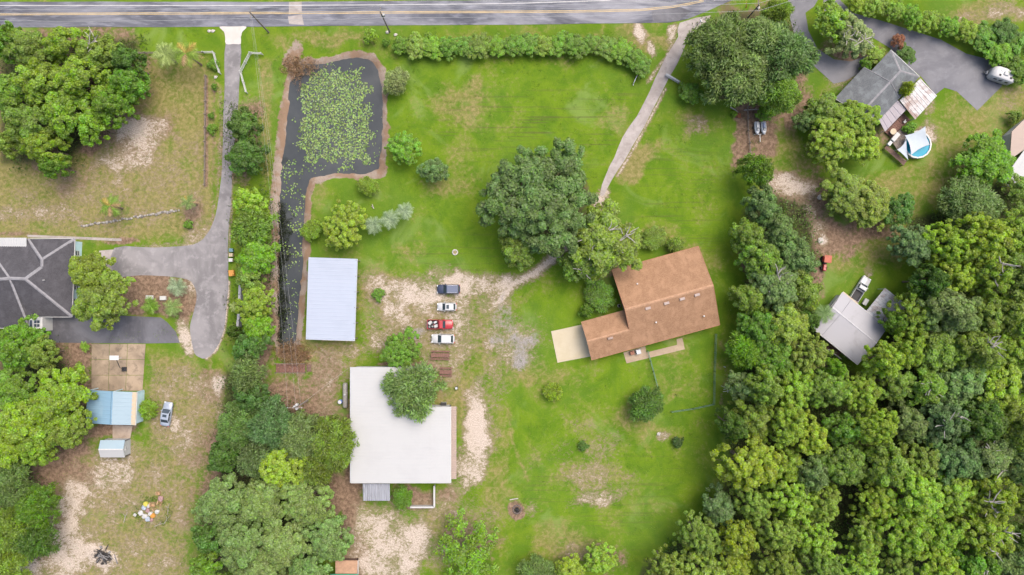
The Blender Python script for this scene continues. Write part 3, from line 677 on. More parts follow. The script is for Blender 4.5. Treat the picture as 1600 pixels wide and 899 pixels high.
C = dict(lime=(0.210, 0.328, 0.038), yel=(0.245, 0.345, 0.038), green=(0.125, 0.240, 0.028), mid=(0.172, 0.268, 0.044), dark=(0.088, 0.170, 0.030), deep=(0.060, 0.124, 0.026),
         grey=(0.168, 0.258, 0.078), greyd=(0.138, 0.215, 0.062), olive=(0.190, 0.278, 0.046), blue=(0.135, 0.225, 0.078), bright=(0.150, 0.290, 0.026), red=(0.30, 0.13, 0.07), pale=(0.24, 0.31, 0.105), silver=(0.22, 0.29, 0.18))
_tn = [0]
def tree(px_, py_, r, h, style, col, label, name='tree', cat='tree', group=None, ry=None, hm=0.62, dead=0):
    i = _tn[0]; _tn[0] += 1; q = random.Random(i*17+5)
    z = hm*h; base = P(px_, py_, z); base.z = 0
    R = r*S*(H-z)/H
    sz = 'G' if R > 8.3 else 'L' if R > 4.0 else 'M' if R > 1.9 else 'S'
    pr = PROTO[(style, sz)]; pr = pr[i % len(pr)]
    root = empty(name, base, q.uniform(0, 6.28) if ry is None else 0.0, label, cat, group)
    k = R/pr['R']; root.scale = (k, k if ry is None else k*ry/r, h/pr['h'])
    t = link('trunk', pr['trunk'], None, root)
    c = link('crown', pr['crown'], None, root)
    b = C[col]; j = [q.uniform(0.92, 1.08) for _ in range(3)]; m = q.uniform(0.88, 1.12)
    c.color = (b[0]*j[0]*m, b[1]*(0.6+0.4*j[1])*m, b[2]*j[2]*m, 1)
    if dead:
        d = MB(); q2 = random.Random(i)
        for s_ in range(dead):
            a = q2.uniform(0, 6.28); e = Vector((math.cos(a), math.sin(a), 0))*pr['R']*q2.uniform(.1, .55); top = pr['h']*q2.uniform(1.0, 1.08)
            p0 = Vector((e.x*.5, e.y*.5, pr['h']*.5)); p1 = Vector((e.x, e.y, top*.93))
            d.tube([p0, (p0+p1)/2, p1], [.2/k, .16/k, .12/k], 5)
            for w in range(7):
                f = Vector((q2.uniform(-1, 1), q2.uniform(-1, 1), q2.uniform(.05, .5)))*2.2/k; s0 = p0.lerp(p1, q2.uniform(.6, 1))
                g2 = s0 + f + Vector((q2.uniform(-.5, .5), q2.uniform(-.5, .5), .3))/k
                d.tube([s0, s0+f*.6, g2], [.12/k, .09/k, .05/k], 4)
        d.build('dead_limb', DEADWOOD, root)
    return root

# the wooded corner beyond the road verge, north-west
NW = [(16,68,26,'green','small dark green tree at left edge just below the road'),(55,84,37,'olive','olive tree below the road, second from left edge'),(108,72,34,'lime','yellow-green tree nearest the road in the north-west grove'),
      (163,86,34,'olive','olive tree with a bare grey limb in the north-west grove'),(205,100,26,'dark','dark green tree at the grove corner nearest the grey roadside rail'),(206,134,30,'green','green tree on the east end of the north-west grove'),
      (134,122,42,'lime','large yellow-green tree in the middle of the north-west grove'),(74,130,42,'lime','large yellow-green tree left of the middle of the north-west grove'),(24,148,36,'mid','tree at the left edge, half way down the north-west grove'),
      (180,166,34,'green','green tree overhanging the brown bare soil of the grove'),(108,178,40,'lime','broad yellow-green tree in the lower middle of the north-west grove'),(46,196,38,'mid','mid green tree in the lower left of the north-west grove'),
      (150,196,27,'lime','small yellow-green tree at the grove edge above the bare soil'),(72,232,32,'lime','yellow-green tree at the bottom of the north-west grove'),(88,260,20,'green','small tree at the southern tip of the north-west grove'),(20,228,20,'mid','small tree at the left edge below the grove')]
for k, (x, y, r, c, l) in enumerate(NW): tree(x, y, r, 8+r*0.09, 'oak', c, l, group='trees of the north-west grove', dead=2 if k == 3 else 0)
# round the dark-roofed house and down the left edge
for x, y, r, c, l in [(143,425,34,'olive','olive tree against the blue wall of the dark-roofed house'),(163,468,46,'olive','broad olive tree beside the planting island at the dark-roofed house'),
      (30,538,40,'green','green tree just below the dark-roofed house at left edge'),(72,552,24,'mid','small tree between the dark-roofed house and the big left trees'),(24,606,36,'mid','mid green tree at the left edge level with the blue carport'),
      (96,624,50,'lime','large yellow-green tree overhanging the west side of the blue carport'),(44,660,46,'lime','large yellow-green tree at left edge below the carport level'),(108,668,32,'olive','tree touching the south-west corner of the blue carport'),
      (18,700,34,'lime','tree at left edge above the brown clearing'),(62,694,32,'lime','yellow-green tree just above the brown clearing')]:
    tree(x, y, r, 7+r*0.08, 'oak', c, l, group='trees along the left edge')
for x, y, r, c, l in [(18,758,36,'greyd','grey-green tree at left edge below the brown clearing'),(62,790,32,'green','green tree nearest the bare sand at the lower left'),(16,826,40,'mid','tree at left edge in the lower left corner group'),(62,842,28,'dark','dark tree beside the burn pile clearing, lower left'),(12,886,34,'mid','tree in the bottom left corner')]:
    tree(x, y, r, 9, 'feather', c, l, group='trees along the left edge')
# strip between the driveway and the pond
for x, y, r, st, c, l in [(384,198,28,'oak','dark','dark green tree beside the driveway, northernmost of the pond strip'),(385,246,30,'oak','dark','dark green tree beside the driveway, second of the pond strip'),(392,318,27,'cloud','lime','bright yellow-green tree between driveway bend and pond'),
      (396,358,30,'feather','mid','green tree between driveway and pond channel, fourth of the strip'),(402,402,31,'oak','bright','bright green tree behind the wheeled bins'),(392,436,24,'oak','mid','tree at the top end of the white panel fence'),(398,476,32,'cloud','lime','yellow-green tree leaning over the white panel fence'),
      (404,512,26,'oak','bright','bright green tree at the middle of the white panel fence'),(394,538,28,'oak','dark','dark green tree at the bottom end of the white panel fence'),(366,518,10,'oak','dark','small dark shrub at the end of the white panel fence')]:
    tree(x, y, r, 4+r*0.14, st, c, l, group='trees between the driveway and the pond')
# grove south of the pond
for x, y, r, st, c, l in [(388,586,27,'feather','greyd','grey-green tree just south-west of the pond bridge'),(398,622,30,'oak','deep','very dark tree left of the transformer pole'),(372,664,32,'feather','greyd','grey-green tree on the west edge of the south grove, upper'),
      (428,664,38,'feather','blue','blue-green tree just below the transformer pole'),(474,684,38,'feather','grey','pale feathery tree right of centre in the south grove'),(520,692,38,'feather','mid','feathery tree touching the white building west wall'),
      (352,712,28,'oak','dark','dark tree on the west edge of the south grove'),(402,714,28,'feather','blue','blue-green feathery tree left of the yellow tree in the south grove'),(446,724,44,'cloud','yel','bright yellow-green tree in the south grove'),(496,728,26,'feather','mid','small tree between the yellow tree and the white building'),
      (350,786,42,'oak','grey','large grey-green tree on the west side of the south grove'),(414,782,42,'oak','grey','large grey-green tree in the middle of the south grove'),(478,784,42,'oak','grey','large grey-green tree beside the brown yard west of the white building'),
      (332,840,28,'oak','dark','dark tree at the west edge near the bottom of the south grove'),(378,848,42,'oak','grey','grey-green tree in the bottom left of the south grove'),(448,846,42,'oak','grey','grey-green tree in the bottom middle of the south grove'),
      (514,838,38,'oak','grey','grey-green tree on the south-east corner of the south grove'),(326,888,30,'oak','green','green tree at the bottom edge, west end of the south grove'),(410,892,36,'oak','grey','tree at the bottom edge below the middle of the south grove'),(486,892,36,'oak','grey','tree at the bottom edge left of the small green-roofed shed')]:
    tree(x, y, r, 7+r*0.08, st, c, l, group='trees of the south grove')
# single trees on the lawns
ST = [(632,232,27,5,'cloud','bright','dense round bright green tree on the pond east bank'),(620,128,20,4,'feather','pale','pale yellow-green round shrub on the pond north-east bank'),(678,267,22,5,'oak','greyd','thin dark tree right of the round bright green tree'),
      (538,352,38,7,'cloud','yel','yellow-green spreading tree above the pale blue shed roof'),(575,291,15,3,'feather','lime','small lime green bush at the pond south-east corner'),(487,359,16,3,'feather','lime','lime bush on the pond channel east bank'),
      (578,57,11,2.5,'oak','lime','small lime bush on the verge above the pond'),(603,67,6,1.5,'oak','green','tiny bush at the foot of the utility pole by the hedge'),(627,546,33,6,'cloud','green','dense round green tree between the metal roofs and the parked cars'),
      (646,610,44,7.5,'wisp','grey','feathery grey-green tree overhanging the white building roof'),(629,778,16,3,'feather','green','green bush in the walled yard behind the white building'),(864,613,13,2.5,'feather','yel','small yellow-green shrub alone on the south lawn'),
      (1010,631,26,5,'feather','dark','dark round tree on the lawn below the brown house'),(1059,691,9,1.5,'oak','deep','tiny dark shrub on the lawn near the woods'),(911,697,8,1.2,'oak','dark','tiny thin shrub in the middle of the south lawn'),
      (730,858,56,7,'sparse','bright','broad open green tree at the bottom edge right of the sandy yard'),(938,872,26,6,'cloud','lime','lime tree at the bottom edge of the south lawn'),(890,890,24,6,'cloud','yel','yellow-green tree at the bottom edge left of the lime tree'),
      (840,895,26,5,'feather','greyd','grey-green tree at the bottom edge under the fire pit'),(232,640,13,2.6,'feather','lime','lime green bush beside the silver car'),(591,460,10,1.2,'oak','green','low green clump of weeds by the pale blue shed roof')]
for x, y, r, h, st, c, l in ST: tree(x, y, r, h, st, c, l, name='shrub' if h < 4 else 'tree', cat='shrub' if h < 4 else 'tree')
# the oaks by the brown house
tree(845, 312, 92, 15, 'oak', 'greyd', 'huge dark grey-green spreading oak in the middle of the lawn', hm=.55)
tree(812, 388, 32, 9, 'oak', 'mid', 'green tree at the lower left edge of the huge oak')
tree(945, 378, 60, 12, 'oak', 'mid', 'broad tree with bleached dead limbs above the brown house', dead=5)
tree(912, 412, 36, 9, 'oak', 'mid', 'green tree between the dead-limbed tree and the house wing', dead=1)
for x, y, r, c, l in [(936,462,24,'green','green bush against the west wall of the brown house'),(1022,372,18,'olive','olive bush behind the north eave of the brown house'),(1055,382,12,'olive','small olive bush nearest the north-east end of the brown house'),(916,486,10,'green','small low bush in the corner above the house wing')]:
    tree(x, y, r, 2.6, 'feather', c, l, 'shrub', 'shrub', 'bushes round the brown house')
# belt of trees between the brown house and the grey-roofed house
for x, y, r, st, c, l in [(1180,266,25,'feather','green','feathery green tree alone above the tree belt'),(1188,322,30,'oak','greyd','grey-green tree at the top of the tree belt'),(1166,368,28,'oak','mid','tree on the west side of the belt, right of the brown house'),(1212,362,34,'oak','greyd','tree on the east side of the belt above the red tractor'),
      (1188,404,38,'oak','mid','light green tree of the belt level with the brown house roof top'),(1240,400,34,'oak','greyd','tree of the belt just left of the red tractor'),(1210,448,40,'oak','grey','tree in the belt with bare grey twigs'),(1250,452,30,'oak','mid','tree of the belt above the palm by the grey roof'),
      (1170,466,26,'oak','olive','olive tree of the belt nearest the brown house'),(1184,514,34,'oak','green','green tree of the belt right of the brown house corner'),(1228,506,38,'oak','olive','olive tree of the belt left of the grey roof'),(1160,548,26,'feather','bright','bright feathery tree beside the green wire fence'),(1208,562,36,'oak','green','green tree of the belt below the level of the grey roof'),(1262,500,18,'oak','dark','dark tree against the grey-roofed house west end')]:
    tree(x, y, r, 6+r*0.11, st, c, l, group='trees of the belt beside the brown house', dead=3 if 'bare grey' in l else 0)
# oaks by the road bend
for x, y, r, c, l in [(1122,78,50,'greyd','grey-green oak nearest the driveway mouth'),(1186,74,47,'grey','pale oak in the road-bend group under the utility pole'),(1150,122,48,'grey','pale feathery oak in the middle of the road-bend group'),(1216,92,50,'greyd','oak on the east side of the road-bend group'),(1214,146,34,'mid','green tree at the south end of the road-bend group'),(1210,24,21,'mid','tree at the top of the road-bend group beside the pole')]:
    tree(x, y, r, 7+r*0.1, 'feather', c, l, group='oaks by the road bend')
tree(1080,146,19,3.2,'oak','green','dense green bush at the end of the metal gate','shrub','shrub')
tree(1196,176,15,2.4,'oak','bright','bright green bush above the two jet skis','shrub','shrub')
tree(1147,178,5,1.0,'oak','bright','tiny bright green plant beside a red-brown clump','shrub','shrub')
tree(1154,181,4,0.8,'oak','red','tiny red-brown clump beside a bright plant','shrub','shrub')
# round the house with the pool
for x, y, r, h, st, c, l in [(1298,34,30,7,'oak','lime','lime tree on the driveway island by the pool house'),(1330,58,34,7,'oak','pale','pale tree with bare grey limbs above the pool house'),(1284,176,30,7,'oak','mid','tree on the north-west side of the trees left of the pool house'),(1332,190,40,8,'cloud','lime','yellow-green tree against the pool house west corner'),
      (1298,222,42,9,'cloud','lime','large yellow-green tree left of the pool'),(1346,232,28,7,'cloud','yel','yellow-green tree nearest the wooden pool steps'),(1256,190,18,6,'oak','greyd','small grey tree west of the trees by the pool house'),(1318,304,38,7,'oak','olive','olive tree below the pool, left of a pair'),(1358,318,38,7,'oak','olive','olive tree below the pool, in the middle of three'),(1404,330,26,6,'oak','dark','dark tree below the pool, right of the olive trees'),
      (1538,250,45,8,'oak','bright','bright green tree beside the tan-roofed home at right edge'),(1512,322,44,8,'feather','greyd','grey-green tree above the east woods, below the bright green tree'),(1590,300,24,6,'oak','mid','tree at right edge below the tan-roofed home')]:
    tree(x, y, r, h, st, c, l, dead=4 if 'bare grey' in l else 0)
for x, y, r, c, l in [(1366,86,17,'lime','lime shrub at the north-west eave of the pool house'),(1416,86,16,'dark','dark shrub at the north-east eave of the pool house'),(1403,64,11,'red','rust-red shrub at the northern corner of the pool house'),(1352,102,9,'green','small shrub beside the pool house front step'),(1421,201,10,'green','green shrub between the deck and the pool'),(1585,183,10,'mid','shrub at the top of the tan-roofed home')]:
    tree(x, y, r, 2.4, 'oak', c, l, 'shrub', 'shrub', 'shrubs round the pool house')
tree(1413,141,10,5.2,'feather','yel','yellow-green treetop poking up beside the rusty white carport')
# hedge along the grey drive, top right
ORD = ['first','second','third','fourth','fifth','sixth','seventh','eighth','ninth','tenth','eleventh','twelfth','thirteenth','fourteenth','fifteenth','sixteenth','seventeenth','eighteenth']
for k, (x, y, r, c) in enumerate([(1336,6,15,'lime'),(1366,10,18,'lime'),(1396,17,18,'lime'),(1424,25,18,'bright'),(1452,34,19,'lime'),(1480,42,19,'bright'),(1508,48,20,'lime'),(1536,62,24,'green'),(1566,52,24,'dark'),(1560,84,22,'bright'),(1592,72,26,'green'),(1590,112,22,'green')]):
    tree(x, y, r, 3.5, 'oak', c, f'{ORD[k]} bush from the west in the hedge along the grey drive', 'shrub', 'shrub', 'hedge along the grey drive')
# clipped-looking hedge along the road verge
hx = [626,650,674,700,726,750,776,802,826,850,874,898,922,946,968,988,1000]
hy = [71,73,73,74,73,72,73,71,70,72,70,72,69,73,80,91,101]
for k, (x, y) in enumerate(zip(hx, hy)):
    tree(x, y, 17+2*(k % 3)-(2 if k == 0 else 0), 2.6+0.3*(k % 2), 'oak', ['green','mid','bright','green'][k % 4], f'{ORD[k]} bush from the pond end in the roadside hedge', 'shrub', 'shrub', 'roadside hedge')
# east woods, by rows
ROWS = [('bottom-edge row', [(1040,886,32,'olive','cloud'),(1096,882,34,'olive','cloud'),(1150,890,34,'yel','cloud'),(1212,884,38,'olive','cloud'),(1276,888,34,'mid','cloud'),(1336,884,34,'lime','cloud'),(1396,892,36,'olive','cloud'),(1456,884,36,'lime','cloud'),(1520,892,34,'green','oak'),(1582,886,38,'grey','oak')]),
        ('second row up', [(1092,836,34,'olive','cloud'),(1150,838,34,'yel','cloud'),(1210,830,36,'olive','cloud'),(1268,836,34,'lime','cloud'),(1350,836,32,'olive','cloud'),(1408,830,40,'lime','cloud'),(1468,830,40,'lime','cloud'),(1532,832,42,'lime','cloud'),(1592,840,28,'dark','oak')]),
        ('third row up', [(1122,792,26,'blue','oak'),(1172,784,32,'olive','cloud'),(1230,776,34,'lime','cloud'),(1282,782,28,'olive','cloud'),(1364,780,34,'lime','cloud'),(1422,770,40,'lime','cloud'),(1484,772,42,'lime','cloud'),(1546,776,40,'lime','cloud'),(1596,784,24,'mid','oak')]),
        ('fourth row up', [(1168,724,44,'yel','cloud'),(1224,722,30,'lime','cloud'),(1264,740,28,'grey','oak'),(1316,726,34,'mid','oak'),(1376,722,34,'olive','oak'),(1430,718,36,'olive','cloud'),(1488,716,34,'blue','oak'),(1540,712,38,'grey','oak'),(1592,724,36,'grey','oak')]),
        ('fifth row up', [(1142,664,24,'dark','oak'),(1176,650,34,'mid','oak'),(1262,682,34,'yel','cloud'),(1224,660,34,'lime','cloud'),(1312,668,32,'green','oak'),(1362,664,36,'lime','cloud'),(1416,660,32,'grey','oak'),(1470,656,40,'blue','oak'),(1528,654,32,'dark','oak'),(1582,664,36,'mid','oak')]),
        ('sixth row up', [(1160,604,22,'blue','oak'),(1190,606,32,'mid','oak'),(1240,602,36,'lime','cloud'),(1292,606,32,'mid','oak'),(1340,614,34,'lime','cloud'),(1394,600,32,'olive','cloud'),(1442,604,32,'mid','oak'),(1498,598,36,'grey','oak'),(1556,604,40,'lime','cloud'),(1600,600,26,'grey','oak')]),
        ('seventh row up', [(1258,552,30,'olive','cloud'),(1300,574,18,'bright','oak'),(1376,562,30,'lime','cloud'),(1412,546,34,'yel','cloud'),(1464,544,36,'mid','oak'),(1520,548,38,'mid','oak'),(1578,542,40,'lime','cloud')]),
        ('eighth row up', [(1394,504,22,'green','oak'),(1426,496,32,'lime','cloud'),(1478,488,38,'grey','oak'),(1534,492,38,'olive','cloud'),(1590,486,40,'mid','oak')]),
        ('ninth row up', [(1446,440,28,'dark','oak'),(1488,432,38,'yel','cloud'),(1540,430,40,'lime','cloud'),(1592,428,36,'mid','oak')]),
        ('top row', [(1424,382,28,'blue','oak'),(1474,384,38,'yel','cloud'),(1528,376,38,'yel','cloud'),(1582,364,40,'lime','cloud')])]
WORD = dict(lime='lime green', yel='yellow-green', green='green', mid='mid green', dark='dark green', grey='grey-green', olive='olive', blue='blue-green', bright='bright green')
for rn, row in ROWS:
    for k, (x, y, r, c, st) in enumerate(row):
        tree(x, y, r*random.uniform(.9, 1.24), 8.5+r*0.11+random.uniform(-2.2, 2.2), st, c, f'{WORD[c]} tree of the east woods, {ORD[k]} from left in its {rn}', group='trees of the east woods', dead=2 if _tn[0] % 9 == 0 else 0)

# undergrowth on the floor of the woods and groves: nobody could count it
q = np.random.default_rng(11)
def scatter(zone, n, seed, holes=()):
    z = np.array(zone); g = np.random.default_rng(seed)
    X = g.uniform(max(-40, z[:, 0].min()), min(1640, z[:, 0].max()), n); Y = g.uniform(max(-40, z[:, 1].min()), min(940, z[:, 1].max()), n)
    ok = sdist(X, Y, zone) < 0
    for hh in holes: ok &= sdist(X, Y, hh) > 4
    return X[ok], Y[ok]
def groundcover(name, X, Y, per, spread, hgt, leaf, col, label, cat, seed, asp=0.4, upz=0.7):
    g = np.random.default_rng(seed); n = len(X)*per
    bx = (np.repeat(X, per)-800)*S + g.normal(0, spread, n); by = (449.5-np.repeat(Y, per))*S + g.normal(0, spread, n)
    bz = np.abs(g.normal(0, hgt, n))*0.7+0.03
    nn = g.normal(0, 0.6, (n, 3)) + np.array([0, 0, upz]); lv = g.uniform(0, 1, (n, 3))
    me = leaf_mesh(name, np.stack([bx, by, bz], 1), nn, leaf*g.uniform(.6, 1.3, n), asp, g, lv)
    o = link(name, me); o.color = (*col, 1); return tag(o, label, cat, kind='stuff')
roofE = [(1271,514),(1317,457),(1383,448),(1420,477),(1386,513),(1349,578)]
X, Y = scatter(WOODS, 2600, 5, [roofE])
groundcover('undergrowth', X, Y, 26, 0.8, 1.6, 0.24, (0.075, 0.135, 0.026), 'leafy undergrowth on the floor of the east woods', 'undergrowth', 6)
Xs, Ys = [], []
for zn, n in [([(0,60),(230,60),(235,140),(190,190),(110,270),(0,260)], 500), ([(345,160),(410,170),(432,330),(430,560),(350,545),(366,400)], 420), ([(350,560),(480,640),(545,680),(500,740),(530,840),(500,899),(310,899),(330,760)], 900), ([(0,520),(90,530),(140,600),(140,690),(60,720),(80,860),(0,899)], 500), ([(1080,30),(1240,30),(1250,150),(1120,150)], 260)]:
    a, b = scatter(zn, n, n); Xs.append(a); Ys.append(b)
groundcover('undergrowth', np.concatenate(Xs), np.concatenate(Ys), 14, 0.8, 0.5, 0.2, (0.06, 0.1, 0.02), 'scattered leafy undergrowth beneath the groves on the left', 'undergrowth', 8)
# weeds and tussocks on the open ground
g = np.random.default_rng(15); X = g.uniform(-10, 1610, 26000); Y = g.uniform(45, 905, 26000)
ok = (vnoise(X, Y, 26, 31)*0.6 + vnoise(X, Y, 8, 32)*0.4 > 0.5)
lawn = [(228,537),(300,560),(355,515),(425,60),(1030,60),(1140,150),(1160,300),(1130,480),(1120,650),(1000,880),(700,899),(520,899),(240,899),(240,740)]
blocked = [[(330,40),(390,40),(375,300),(360,560),(300,560),(290,500),(60,540),(60,490),(170,440),(170,385),(330,370)],[(540,565),(715,565),(715,800),(540,800)],[(470,398),(562,398),(560,536),(470,536)],[(950,380),(1125,380),(1130,520),(1080,560),(850,575),(850,510)],[(1040,40),(1110,30),(1090,80),(960,300),(930,300)],[(1210,-10),(1580,-10),(1580,180),(1480,260),(1300,260)],[(130,535),(230,535),(225,720),(130,720)],[(0,365),(130,365),(130,520),(0,520)],[tuple(p) for p in POND[::4]],[(690,600),(780,600),(780,770),(690,770)],[(560,800),(680,800),(680,899),(560,899)],[(1265,440),(1430,440),(1430,590),(1265,590)],[(1370,150),(1480,150),(1480,270),(1370,270)],[(1560,180),(1610,180),(1610,300),(1560,300)]]
for bz_ in blocked: ok &= sdist(X, Y, bz_) > 3
groundcover('grass_tussocks', X[ok], Y[ok], 5, 0.22, 0.08, 0.13, (0.10, 0.16, 0.026), 'low tussocks of grass and weeds over the open ground', 'grass', 16, 0.22, 0.5)
# dead reeds at both ends of the pond
g = np.random.default_rng(17)
RX = np.concatenate([g.normal(455, 11, 300), g.normal(468, 9, 200), g.normal(460, 10, 150), g.normal(475, 13, 90)]); RY = np.concatenate([g.normal(551, 9, 300), g.normal(556, 8, 200), g.normal(106, 10, 150), g.normal(106, 7, 90)])
groundcover('dead_reeds', RX, RY, 9, 0.22, 0.35, 0.34, (0.25, 0.165, 0.10), 'dry orange-brown reeds at the ends of the pond', 'reeds', 18, 0.10, 0.35)

g = np.random.default_rng(19); n_ = 420
DX = np.concatenate([g.normal(437, 3.0, n_), g.normal(444, 5, 160)]); DY = np.concatenate([g.uniform(315, 545, n_), g.choice([345, 370, 400, 470, 495], 160)+g.normal(0, 9, 160)])
groundcover('water_plants', DX, DY, 9, 0.25, 0.2, 0.16, (0.018, 0.026, 0.010), 'dark water plants along the west side of the pond channel', 'water plants', 20, 0.35, 0.7).location.z = -0.38

g = np.random.default_rng(23); a_ = g.uniform(0, 6.28, 150); d_ = g.normal(1, .16, 150)
groundcover('tall_weeds', 240+24*d_*np.cos(a_), 800+20*d_*np.sin(a_), 9, 0.25, 0.25, 0.2, (0.12, 0.19, 0.035), 'ring of tall green weeds round the rubbish heap', 'weeds', 24, 0.15, 0.4)

# palms
def palm(px_, py_, r, h, col, label, nf=18, seed=0, lean=(0, 0), droop=1.0, name='palm_tree', old=0, group=None):
    q = random.Random(seed); z = h; base = P(px_, py_, z); base.z = 0; R = r*S*(H-z)/H
    root = empty(name, base, 0, label, 'palm tree', group)
    t = MB(); t.tube([(0, 0, -.1), (lean[0]*.3, lean[1]*.3, h*.5), (lean[0], lean[1], h)], [.22, .16, .14], 8); t.build('trunk', BARK, root)
    for k in range(nf):
        a = k*2.39996 + q.uniform(-.2, .2); el = q.uniform(0.05, 0.75); Lf = R*q.uniform(.85, 1.12)
        n = 11; pts = []
        for s in range(n+1):
            f = s/n; d = f*Lf; zz = math.sin(el)*d*0.9 - droop*0.42*Lf*f*f*(1.1-el*0.5)
            pts.append(Vector((math.cos(a)*d*math.cos(el*0.6)+lean[0], math.sin(a)*d*math.cos(el*0.6)+lean[1], h+zz)))
        v, f_, cl = [], [], []
        side = Vector((-math.sin(a), math.cos(a), 0))
        for s in range(1, n+1):
            f = s/n; w = (0.30*R)*math.sin(math.pi*min(1, f*0.85+0.12))+0.05; dv = (pts[s]-pts[s-1]).normalized()
            for sg in (-1, 1):
                for e in (0, 0.5):
                    p0 = pts[s-1].lerp(pts[s], e); b = len(v)
                    tip = p0 + side*sg*w*q.uniform(.85, 1.1) + dv*w*0.75 + Vector((0, 0, -w*q.uniform(.15, .45)))
                    wd = dv*(Lf/n*0.34)
                    v += [p0 - wd*.6, p0 + wd*.6, tip]; f_.append((b, b+1, b+2) if sg > 0 else (b+1, b, b+2)); t_ = [q.random()]*3
                    cl += [(q.uniform(.2, .9), .4, .5, 1)]*3
        fm = mesh_np('frond', [tuple(x) for x in v], f_)
        at = fm.attributes.new('lv', 'FLOAT_COLOR', 'POINT'); at.data.foreach_set('color', np.array(cl, np.float32).ravel())
        o = link('frond', fm, LEAF, root); c = C[col]
        if k < old: c = (0.34, 0.25, 0.06) if k % 2 else (0.30, 0.20, 0.11)
        o.color = (*c, 1)
    return root
palm(583, 352, 16, 3.5, 'silver', 'silvery blue-green palm on the lawn, left of three in a row', seed=1, group='row of silvery palms')
palm(609, 343, 17, 4.0, 'silver', 'silvery blue-green palm on the lawn, middle of three in a row', seed=2, group='row of silvery palms')
palm(632, 330, 16, 4.0, 'silver', 'silvery blue-green palm on the lawn, right of three in a row', seed=3, group='row of silvery palms')
palm(290, 84, 26, 7, 'mid', 'tall palm with yellowing fronds beside the white driveway fence', nf=14, seed=4, droop=1.5, old=4)
palm(258, 86, 22, 5, 'pale', 'pale feathery palm left of the yellowing palm by the road', nf=22, seed=5)
palm(172, 322, 20, 4.5, 'green', 'green and yellow palm in the dry lot above the low stone wall', nf=13, seed=6, droop=1.3, old=3)
palm(294, 316, 15, 4, 'greyd', 'dull green palm at the corner of the low stone wall', nf=13, seed=7, old=2)
palm(277, 448, 17, 2.2, 'silver', 'silvery palm in the planting island, upper', nf=18, seed=8)
palm(236, 478, 16, 2.2, 'green', 'dark green palm in the planting island, left', nf=16, seed=9)
palm(270, 480, 17, 2.2, 'grey', 'green palm in the planting island, lower right', nf=16, seed=10, old=2)
palm(1288, 490, 17, 5, 'blue', 'blue-green palm leaning on the grey roof west corner', nf=18, seed=11)
palm(132, 542, 10, 1.6, 'bright', 'small bright palm at the corner of the concrete court', nf=12, seed=12)
palm(366, 480, 9, 2.0, 'pale', 'small pale palm in front of the white panel fence', nf=12, seed=13)
for x, y, r, l in [(334,101,9,'round green bush inside the west driveway fence'),(335,136,5,'small round bush below the west driveway fence'),(330,181,5,'small round bush beside the driveway, half way down'),(331,201,8,'round green bush beside the driveway just above the big dark tree'),(294,351,7,'round green bush south of the low stone wall')]:
    tree(x, y, r, 1.3, 'oak', 'green', l, 'shrub', 'shrub', 'round bushes along the driveway')

# ------------------------------------------------------------------ buildings
SH_BROWN = m_shingle('brown_shingles', (0.192, 0.112, 0.066), (0.240, 0.142, 0.085), (0.275, 0.166, 0.102), 0.17)
SH_DARK = m_shingle('charcoal_shingles', (0.046, 0.045, 0.050), (0.060, 0.058, 0.065), (0.075, 0.072, 0.080), 0.17)
SH_GREY = m_shingle('grey_shingles', (0.085, 0.092, 0.099), (0.108, 0.115, 0.122), (0.165, 0.18, 0.188), 0.17, (0.062, 0.066, 0.072))
RIDGE_BR = pm('brown_ridge_shingles', (0.275, 0.165, 0.102), 0.9, 0.2, 2.5)
RIDGE_GR = pm('pale_ridge_shingles', (0.165, 0.162, 0.172), 0.9, 0.2, 1.5)
MR_BLUE = m_metalroof('pale_blue_metal', (0.240, 0.270, 0.328), (0.27, 0.29, 0.33), 0.3)
MR_WHITE = m_metalroof('white_metal', (0.295, 0.298, 0.298), (0.19, 0.20, 0.22), 0.35, 0.5, (0.12, 3.0, 1), 0.7, 0.58)
MR_AGED = m_metalroof('aged_corrugated_metal', (0.215, 0.225, 0.25), (0.11, 0.11, 0.12), 0.6, 0.5, (2.5, 0.2, 1), 0.8, 0.45)
MR_SKY = m_metalroof('sky_blue_metal', (0.135, 0.225, 0.30), (0.185, 0.26, 0.31), 0.6, 0.4, (0.6, 0.2, 1), 0.5)
MR_SKYW = m_metalroof('faded_blue_metal', (0.205, 0.270, 0.310), (0.160, 0.235, 0.295), 0.6, 0.4, (0.6, 0.2, 1), 0.5)
MR_RUST = m_metalroof('white_metal_with_rust', (0.325, 0.325, 0.33), (0.14, 0.075, 0.055), 0.9, 0.5, (0.5, 0.5, 1), 0.7, 0.43)
MR_LAV = m_metalroof('lavender_weathered_metal', (0.195, 0.175, 0.195), (0.12, 0.092, 0.098), 0.7, 0.5, (0.6, 0.6, 1), 0.5, 0.5)
MR_GREY = m_metalroof('grey_white_membrane', (0.235, 0.235, 0.255), (0.155, 0.148, 0.156), 0.7, 0.6, (0.5, 0.5, 1), 0.35, 0.48)
MR_TAN = m_metalroof('tan_metal', (0.245, 0.190, 0.160), (0.19, 0.15, 0.13), 0.5, 0.6)
MR_SILV = m_metalroof('silver_streaked_metal', (0.285, 0.295, 0.312), (0.15, 0.115, 0.105), 0.75, 0.45, (0.6, 0.9, 1), 0.6, 0.45)
WALL_TAN = pm('tan_siding', (0.24, 0.18, 0.125), 0.8, 0.1, 1); WALL_BLUE = pm('light_blue_siding', (0.36, 0.50, 0.56), 0.7, 0.1, 1)
WALL_W = pm('white_siding', (0.33, 0.33, 0.325), 0.7, 0.1, 1); WALL_G = pm('grey_siding', (0.32, 0.33, 0.34), 0.7, 0.1, 1)
BRICKR = pm('red_brown_boards', (0.20, 0.09, 0.06), 0.8, 0.25, 3)

